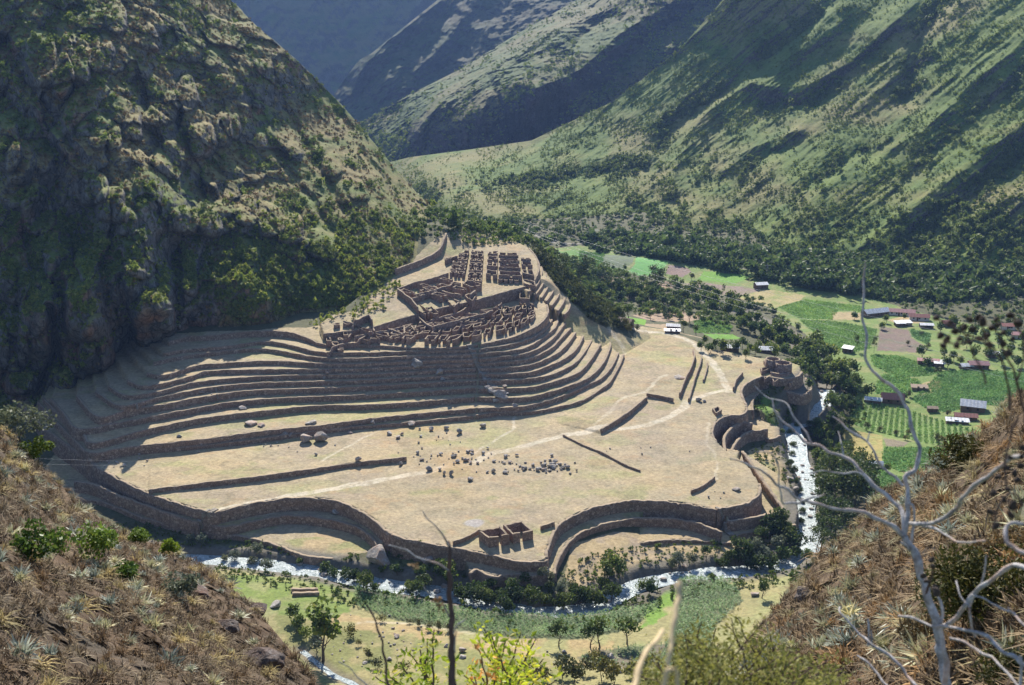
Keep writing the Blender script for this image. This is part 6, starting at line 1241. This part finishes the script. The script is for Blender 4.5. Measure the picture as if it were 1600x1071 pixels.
def dense_bush(u, v, w_, n, leaf, mat, lab, P_=PR, U_=UR, V_=VR, mz=1.2):
    j = int(np.argmin(((U_-u)**2+(V_-v)**2).ravel())); p = P_.reshape(-1, 3)[j]; e = bpy.data.objects.new('shrub', None); C.objects.link(e); e.location = p+np.array([0, 0, -.2]); tag(e, lab, 'shrub'); r2_ = np.random.default_rng(int(u))
    V, F = cards(lobes(n, w_*.9, w_*mz, r2_, 9, .0, .4), leaf, r2_, asp=3.0); ob('foliage', mesh('foliage', V, F, mat, smooth=False), e); tp, _ = trunk_parts(w_*.8, .03, 6, r2_, .2, .7, .1); V, F = join(tp); ob('stems', mesh('stems', V, F, M_bark), e)
M_dkol = m_leaf('dark_olive', (.03, .035, .012), (.075, .085, .025), (.12, .11, .04), .2, .7, wsc=1.5)
dense_bush(1545,975,.85,6000,.022,M_dkol,'dark olive shrub behind the big forked branch'); dense_bush(1465,1020,.55,3500,.02,M_dryb,'brown dry shrub left of the dark olive one'); dense_bush(1575,880,.5,2500,.025,M_dryb,'dry brown bush at the right edge'); dense_bush(1505,730,.75,3000,.035,M_dkol,'dark bush on the upper edge of the right hillside'); dense_bush(1590,1060,.35,2200,.018,M_dkol,'small green-brown bush in the lower right corner')
# ------------------------------------------------------------ bare grey branches in front
M_grey = m_rock('bare_bark', (.18, .16, .15), (.36, .335, .32), (.56, .53, .51), 22.0, 0, .006); M_brk = m_plain('dark_stem', (.10, .065, .05), .3, 30, .85, .001)
def twig(pl, t, r0, r1, mat, jit=.0):
    P = np.array([(u, v, t_) for (u, v), t_ in zip(pl, np.linspace(t[0], t[1], len(pl)))], float); P = curve(P, 6); W_ = atd(P[:, 0], P[:, 1], P[:, 2]); n = len(W_); rr = (.6 if mat is M_grey else 1)*np.linspace(r0, r1, n)*P[:, 2]/FPX*(1+.18*vn(np.arange(n)/2.3, 0*P[:, 0], 0, int(pl[0][0]))); W_ = W_+.0015*np.stack([vn(np.arange(n)/3., np.full(n, k*7.), 0, 9) for k in range(3)], -1)*P[:, 2:3]
    return tube(W_, rr, 9)
bt = bpy.data.objects.new('bare_tree', None); C.objects.link(bt); tag(bt, 'bare grey forked tree reaching across the right foreground', 'bare tree')
BRN = [('trunk',[(1484,1110),(1479,1071),(1473,1034),(1462,980),(1449,927),(1433,874),(1414,837)],(3.4,3.5),13,10),('branch',[(1414,837),(1419,781),(1416,747),(1429,734),(1435,706),(1429,682),(1420,644),(1412,624),(1375,588),(1351,562),(1354,527),(1349,505),(1347,480),(1351,447),(1354,412)],(3.5,3.8),7,2.2),
 ('branch',[(1412,836),(1366,807),(1299,794),(1253,782),(1226,764),(1199,744),(1163,721),(1139,717)],(3.5,3.3),6,2),('branch',[(1253,783),(1279,777),(1288,771)],(3.35,3.3),3,2.5),('branch',[(1253,786),(1223,787),(1221,767),(1216,751),(1218,731),(1209,714),(1200,706),(1180,707)],(3.35,3.2),3,1.6),
 ('branch',[(1416,831),(1409,801),(1399,784),(1373,767),(1353,746),(1337,729),(1320,716),(1300,708),(1270,694),(1252,686),(1229,662),(1211,641),(1204,622)],(3.5,3.9),7,1.8),('branch',[(1270,694),(1256,673),(1241,650),(1229,633),(1220,628),(1199,622),(1179,604)],(3.7,3.9),3,1.5),('branch',[(1266,739),(1300,737),(1340,740),(1353,747)],(3.6,3.6),1.8,2.5),
 ('branch',[(1413,759),(1384,734),(1362,702),(1356,691),(1324,671),(1300,652)],(3.6,3.8),4,2),('branch',[(1357,690),(1359,676)],(3.7,3.7),2,1.2),('branch',[(1320,716),(1313,690),(1310,672)],(3.7,3.8),2,1.2),
 ('branch',[(1424,817),(1443,821),(1469,811),(1499,794),(1503,781),(1523,757),(1546,744),(1575,722),(1600,712)],(3.4,2.6),5,6),('branch',[(1443,821),(1480,836),(1510,850),(1540,845)],(3.4,3.0),3.5,2),('branch',[(1600,818),(1572,822),(1574,845),(1590,862),(1612,868)],(2.6,2.5),5,6),
 ('branch',[(1469,981),(1486,974),(1509,944),(1543,911),(1576,886),(1600,887),(1650,897)],(3.4,2.9),6,6),('branch',[(1406,962),(1440,971),(1466,979),(1500,984),(1533,991),(1566,1017),(1600,1037),(1650,1060)],(3.5,2.9),3,6),('branch',[(1486,997),(1516,1009),(1543,1024),(1566,1044),(1586,1067),(1605,1095)],(3.4,3.0),3.5,4),
 ('branch',[(1520,929),(1550,943),(1576,954),(1600,977),(1630,1000)],(3.2,2.9),2.5,4),('branch',[(1576,948),(1585,964)],(3.0,3.0),2,3),('branch',[(1543,867),(1533,911),(1519,941),(1516,974),(1522,995)],(3.2,3.3),2,3.5),('branch',[(1496,907),(1499,931),(1516,947)],(3.3,3.2),2,2.5),('branch',[(1596,1024),(1594,1067),(1592,1100)],(2.9,2.9),4,4),
 ('branch',[(1478,1071),(1478,1031),(1471,990),(1471,947),(1460,930)],(3.35,3.35),8,3),('branch',[(1424,860),(1405,848)],(3.5,3.4),4,3),('branch',[(1419,781),(1428,800),(1424,850)],(3.5,3.5),3,4)]
for nm, pl, t, r0, r1 in BRN: V, F = twig(pl, t, r0, r1, M_grey); ob(nm, mesh(nm, V, F, M_grey), bt)
for lab, L in (('pale forked dead branch rising from the bottom edge, left of the bare tree', [([(1314,949),(1314,961),(1346,991),(1359,1007),(1393,1027),(1416,1057),(1433,1071),(1455,1100)],(4.2,3.8),2.5,5),([(1358,966),(1356,1007)],(4.1,4.1),2.2,3),([(1363,985),(1361,1008)],(4.1,4.1),1.5,3)]), ('short pale dead branch at the bottom, left of the forked one', [([(1341,1024),(1366,1047),(1383,1067),(1400,1100)],(4.0,3.8),2.2,4)])):
    V, F = join([twig(*q, M_grey) for q in L]); tag(ob('dead_branch', mesh('dead_branch', V, F, M_grey)), lab, 'branch')
def stem(lab, L, mat, name='dry_stem'):
    V, F = join([twig(*q, mat) for q in L]); return tag(ob(name, mesh(name, V, F, mat)), lab, 'stem')
s0 = stem('tall dark dry stem standing upright at bottom centre', [([(709,1110),(707,1071),(704,950),(703,870),(700,846)],(3.2,3.3),6,2.8)], M_brk)
for q in ([(702,852),(690,835),(675,815),(660,800)], [(702,891),(666,874),(635,862),(606,852)], [(703,963),(683,934),(661,917)], [(708,995),(711,985),(715,978),(728,966)], [(711,1020),(711,1000),(712,985)]):
    V, F = twig(q, (3.25, 3.15), 2.6, 1.4, M_grey); ob('side_twig', mesh('side_twig', V, F, M_grey), s0)
for q in ((648,884),(682,937),(688,949)):
    V, F = cards(np.repeat(atd(*q, 3.2)[None], 14, 0)+r_.normal(size=(14, 3))*.006, .01, r_); ob('seed_head', mesh('seed_head', V, F, M_rus, smooth=False), s0)
stem('thin curving dry stem left of the tall dark one', [([(608,1110),(606,1071),(601,1031),(593,991),(573,946)],(3.6,3.6),2.6,1.3)], M_brk); stem('pale thin stem at the bottom edge, leftmost of the dry stems', [([(590,1100),(570,1067),(553,1051),(530,1036)],(3.6,3.5),1.8,1.4)], M_grey)
M_straw = m_plain('straw', (.55, .42, .24), .2, 40, .8, 0)
stem('blurred straw-coloured grass stalk in front of the round field', [([(1045,1040),(1050,990),(1058,950),(1061,910)],(1.5,1.6),3.5,5)], M_straw, 'grass_stalk'); stem('blurred bent straw leaf at the bottom, left of the stalk', [([(985,1100),(1000,1040),(1022,1005),(1035,985)],(1.5,1.7),6,3)], M_straw, 'grass_stalk'); stem('blurred curled straw leaf under the stalk', [([(1035,1100),(1038,1065),(1045,1044),(1056,1050),(1060,1075),(1058,1100)],(1.4,1.4),5,3)], M_straw, 'grass_stalk')
# dried flower heads at the right edge
M_seed = m_plain('seed_head', (.085, .065, .055), .4, 60, .95, .003)
HEADS = []
for q_ in range(3):
    h_ = rock_mesh(700+q_, 2, (1, 1, 1)).copy(); h_.name = 'seed_head'; h_.materials.clear(); h_.materials.append(M_seed); HEADS.append(h_)
def seedstalk(lab, stems, heads, t):
    s = stem(lab, stems, M_brk, 'dried_flower_stalk')
    for u, v in heads:
        c = atd(u, v, t*random.uniform(.95, 1.05)); hm = ob('seed_head', HEADS[random.randrange(3)], s); k_ = .0075*t/2.2*random.uniform(.8, 1.2); hm.location = c; hm.scale = (k_, k_, k_*random.uniform(1.1, 1.7)); hm.rotation_euler = (random.uniform(-1, 1), random.uniform(-1, 1), 0)
H1 = [(1463,497),(1469,524),(1480,531),(1493,518),(1506,512),(1529,497),(1536,503),(1557,499),(1579,493),(1568,520),(1542,524),(1568,537),(1577,552),(1550,512),(1519,515),(1500,530),(1485,505),(1560,508),(1590,505),(1530,530),(1473,541),(1545,540),(1495,540),(1515,500),(1582,530)]
seedstalk('dried brown flower cluster on forked stems at the upper right', [([(1612,720),(1600,640),(1585,590),(1568,545),(1556,510)],(2.2,2.2),3,1.5),([(1580,640),(1568,570),(1545,535),(1530,505)],(2.2,2.2),2,1.2),([(1550,545),(1520,525),(1495,515),(1466,500)],(2.2,2.2),1.5,1.2),([(1590,600),(1600,540),(1583,495)],(2.2,2.2),1.5,1.2),([(1545,530),(1500,535),(1475,535)],(2.2,2.2),1.5,1.2),([(1543,600),(1525,560),(1505,515)],(2.2,2.2),1.5,1.2)], H1, 2.2)
seedstalk('dark dried flower cluster above the bent grey branch', [([(1575,760),(1568,730),(1575,700),(1590,650)],(2.3,2.3),2,1.5),([(1600,790),(1580,770),(1560,790),(1553,830)],(2.3,2.3),2,1.5)], [(1560,745),(1572,732),(1585,740),(1595,728),(1552,770),(1568,780),(1583,790),(1575,765),(1548,800),(1556,822),(1590,750),(1578,715),(1598,700),(1580,805)], 2.3)
seedstalk('dried heads on the trunk of the bare tree', [([(1449,927),(1455,900),(1458,880)],(3.3,3.2),2,1.5)], [(1455,875),(1458,885),(1443,900),(1448,908),(1463,925),(1461,918)], 3.1)
# thin wavy twigs crossing the upper right
for k, pl in enumerate(([(1600,395),(1580,440),(1560,480),(1545,520)], [(1500,455),(1520,480),(1522,510)], [(1640,450),(1590,470),(1560,500)], [(1610,590),(1585,560),(1560,530)], [(1410,640),(1440,620),(1500,600),(1541,597)])):
    pass
# ------------------------------------------------------------ leafy bushes at the bottom
def leafm(n, P, size, r, asp=2.4):
    """pointed leaves folded along the middle"""
    a = r.normal(size=(n, 3)); a[:, 2] = np.abs(a[:, 2])*.6+.2; a /= np.linalg.norm(a, axis=1)[:, None]; b = np.cross(a, r.normal(size=(n, 3))); b /= np.linalg.norm(b, axis=1)[:, None]; c = np.cross(a, b)
    s = size*r.uniform(.6, 1.3, n)[:, None]; V = np.stack([P, P+a*s*.5*asp*.5+b*s*.28+c*s*.08, P+a*s*asp*.5*1.9*.55, P+a*s*.5*asp*.5-b*s*.28+c*s*.08], 1)
    return V.reshape(-1, 3), np.arange(4*n).reshape(n, 4)
def leafybush(name, lab, stems, tcen, leaf, per, mat, cat='shrub', spread=13, smat=None):
    e = bpy.data.objects.new(name, None); C.objects.link(e); tag(e, lab, cat); sp, lp = [], []
    for (u0, v0), (u1, v1), dt in stems:
        mu = (u0+u1)/2+random.uniform(-8, 8); pl = [(u0, v0), (mu, (v0+v1)/2), (u1, v1)]; sp.append(twig(pl, (tcen+dt, tcen+dt*.6), 2.2, .9, None))
        s = np.linspace(.25, 1, per); uu = np.interp(s, [0, .5, 1], [u0, mu, u1]); vq = np.interp(s, [0, .5, 1], [v0, (v0+v1)/2, v1]); rep = 4
        P = np.repeat(np.stack([uu, vq], -1), rep, 0)+r_.normal(size=(per*rep, 2))*spread*.45; W_ = atd(P[:, 0], P[:, 1], tcen+dt*.8+r_.normal(size=len(P))*tcen*.03); lp.append(leafm(len(W_), W_, leaf, r_))
    V, F = join(sp); ob('stems', mesh('stems', V, F, smat or M_brk), e); V, F = join(lp); ob('foliage', mesh('foliage', V, F, mat, smooth=False), e)
M_lime = m_leaf('lime_leaf', (.17, .27, .03), (.36, .44, .05), (.55, .5, .10), .45, .45, wsc=4.0); M_yel = m_leaf('yellow_green_leaf', (.20, .19, .04), (.44, .39, .10), (.55, .45, .17), .4, .6, wsc=3.0); M_org = m_leaf('orange_leaf', (.40, .18, .06), (.55, .30, .12), None, .4, .5)
ST = [((690+random.uniform(-30, 30), 1130), (u, v), random.uniform(-.6, .8)) for u, v in ((676,985),(668,1000),(640,1020),(625,1035),(705,1035),(660,1040),(600,1050),(612,1060),(655,1015),(585,1058))]
leafybush('leafy_shrub', 'bright lime-leaved shrub poking up at the bottom, left of the dark stem', ST, 6.5, .036, 14, M_lime)
ST = [((800+random.uniform(-40, 40), 1130), (u, v), random.uniform(-.6, .8)) for u, v in ((755,983),(764,990),(745,1002),(790,1000),(812,990),(835,1000),(825,1015),(848,1030),(800,1040),(770,1035),(735,1040),(855,1050),(780,1058),(725,1055),(870,1062),(840,1045),(815,1050))]
leafybush('leafy_shrub', 'bright lime-leaved shrub poking up at the bottom, right of the dark stem', ST, 6.2, .036, 16, M_lime)
leafybush('leafy_shrub', 'few orange-tinged leaves among the lime shrubs', [((770, 1130), (u, v), 0) for u, v in ((748,1015),(785,1045),(775,1030),(740,1060))], 6.0, .035, 6, M_org)
ST = [((1130+random.uniform(-120, 120), 1160), (random.uniform(985, 1330), 0), random.uniform(-.5, .6)) for _ in range(95)]
ST = [(a, (b[0], np.interp(b[0], [985, 1060, 1110, 1140, 1180, 1220, 1300, 1340], [1040, 1000, 975, 968, 955, 1010, 1030, 1060])+abs(random.gauss(0, 44))-random.uniform(0, 12)), c) for a, b, c in ST]
leafybush('yellow_green_shrub', 'blurred yellow-green bush filling the bottom right of centre', ST, 4.2, .017, 42, M_yel, spread=22)
# ------------------------------------------------------------ tell repeats apart by their place in the row
def ordinal(n):
    if n < 20: return ORD[n]
    t_ = {2: 'twenty', 3: 'thirty', 4: 'forty'}; e_ = {2: 'twentieth', 3: 'thirtieth', 4: 'fortieth'}; n += 1
    return e_[n//10] if n % 10 == 0 else t_[n//10]+'-'+ORD[n % 10-1]
bpy.context.view_layer.update(); byl = {}
for o in C.objects:
    if o.parent is None and o.get('category') and o.get('label'): byl.setdefault(o['label'], []).append(o)
for lab, L in byl.items():
    if 1 < len(L) <= 48 and len(lab.split()) <= 13 and 'stone' not in lab:
        L.sort(key=lambda o: o.location.x/max(1e-3, o.location.y*cos(PITCH)+(CAMZ-o.location.z)*sin(PITCH)))
        for i, o in enumerate(L): o['label'] = '%s, %s from left' % (lab, ordinal(i))
hz_m = bpy.data.materials.new('haze'); hz_m.use_nodes = True; t_ = hz_m.node_tree; t_.nodes.clear()
o_ = t_.nodes.new('ShaderNodeOutputMaterial'); pv = t_.nodes.new('ShaderNodeVolumePrincipled'); t_.links.new(pv.outputs[0], o_.inputs['Volume'])
pv.inputs['Color'].default_value = (.30, .50, 1.0, 1); pv.inputs['Density'].default_value = 0.00007; pv.inputs['Anisotropy'].default_value = 0.2
bx0, bx1, by0, by1, bz0, bz1 = -6200, 6200, -3100, 9100, -60, 2300
hv = [(x_, y_, z_) for z_ in (bz0, bz1) for y_ in (by0, by1) for x_ in (bx0, bx1)]
hz = tag(ob('haze', mesh('haze', hv, np.array([(0,2,3,1),(4,5,7,6),(0,1,5,4),(2,6,7,3),(0,4,6,2),(1,3,7,5)]), hz_m, smooth=False)), 'thin blue haze filling the valley air', 'haze', kind='stuff')
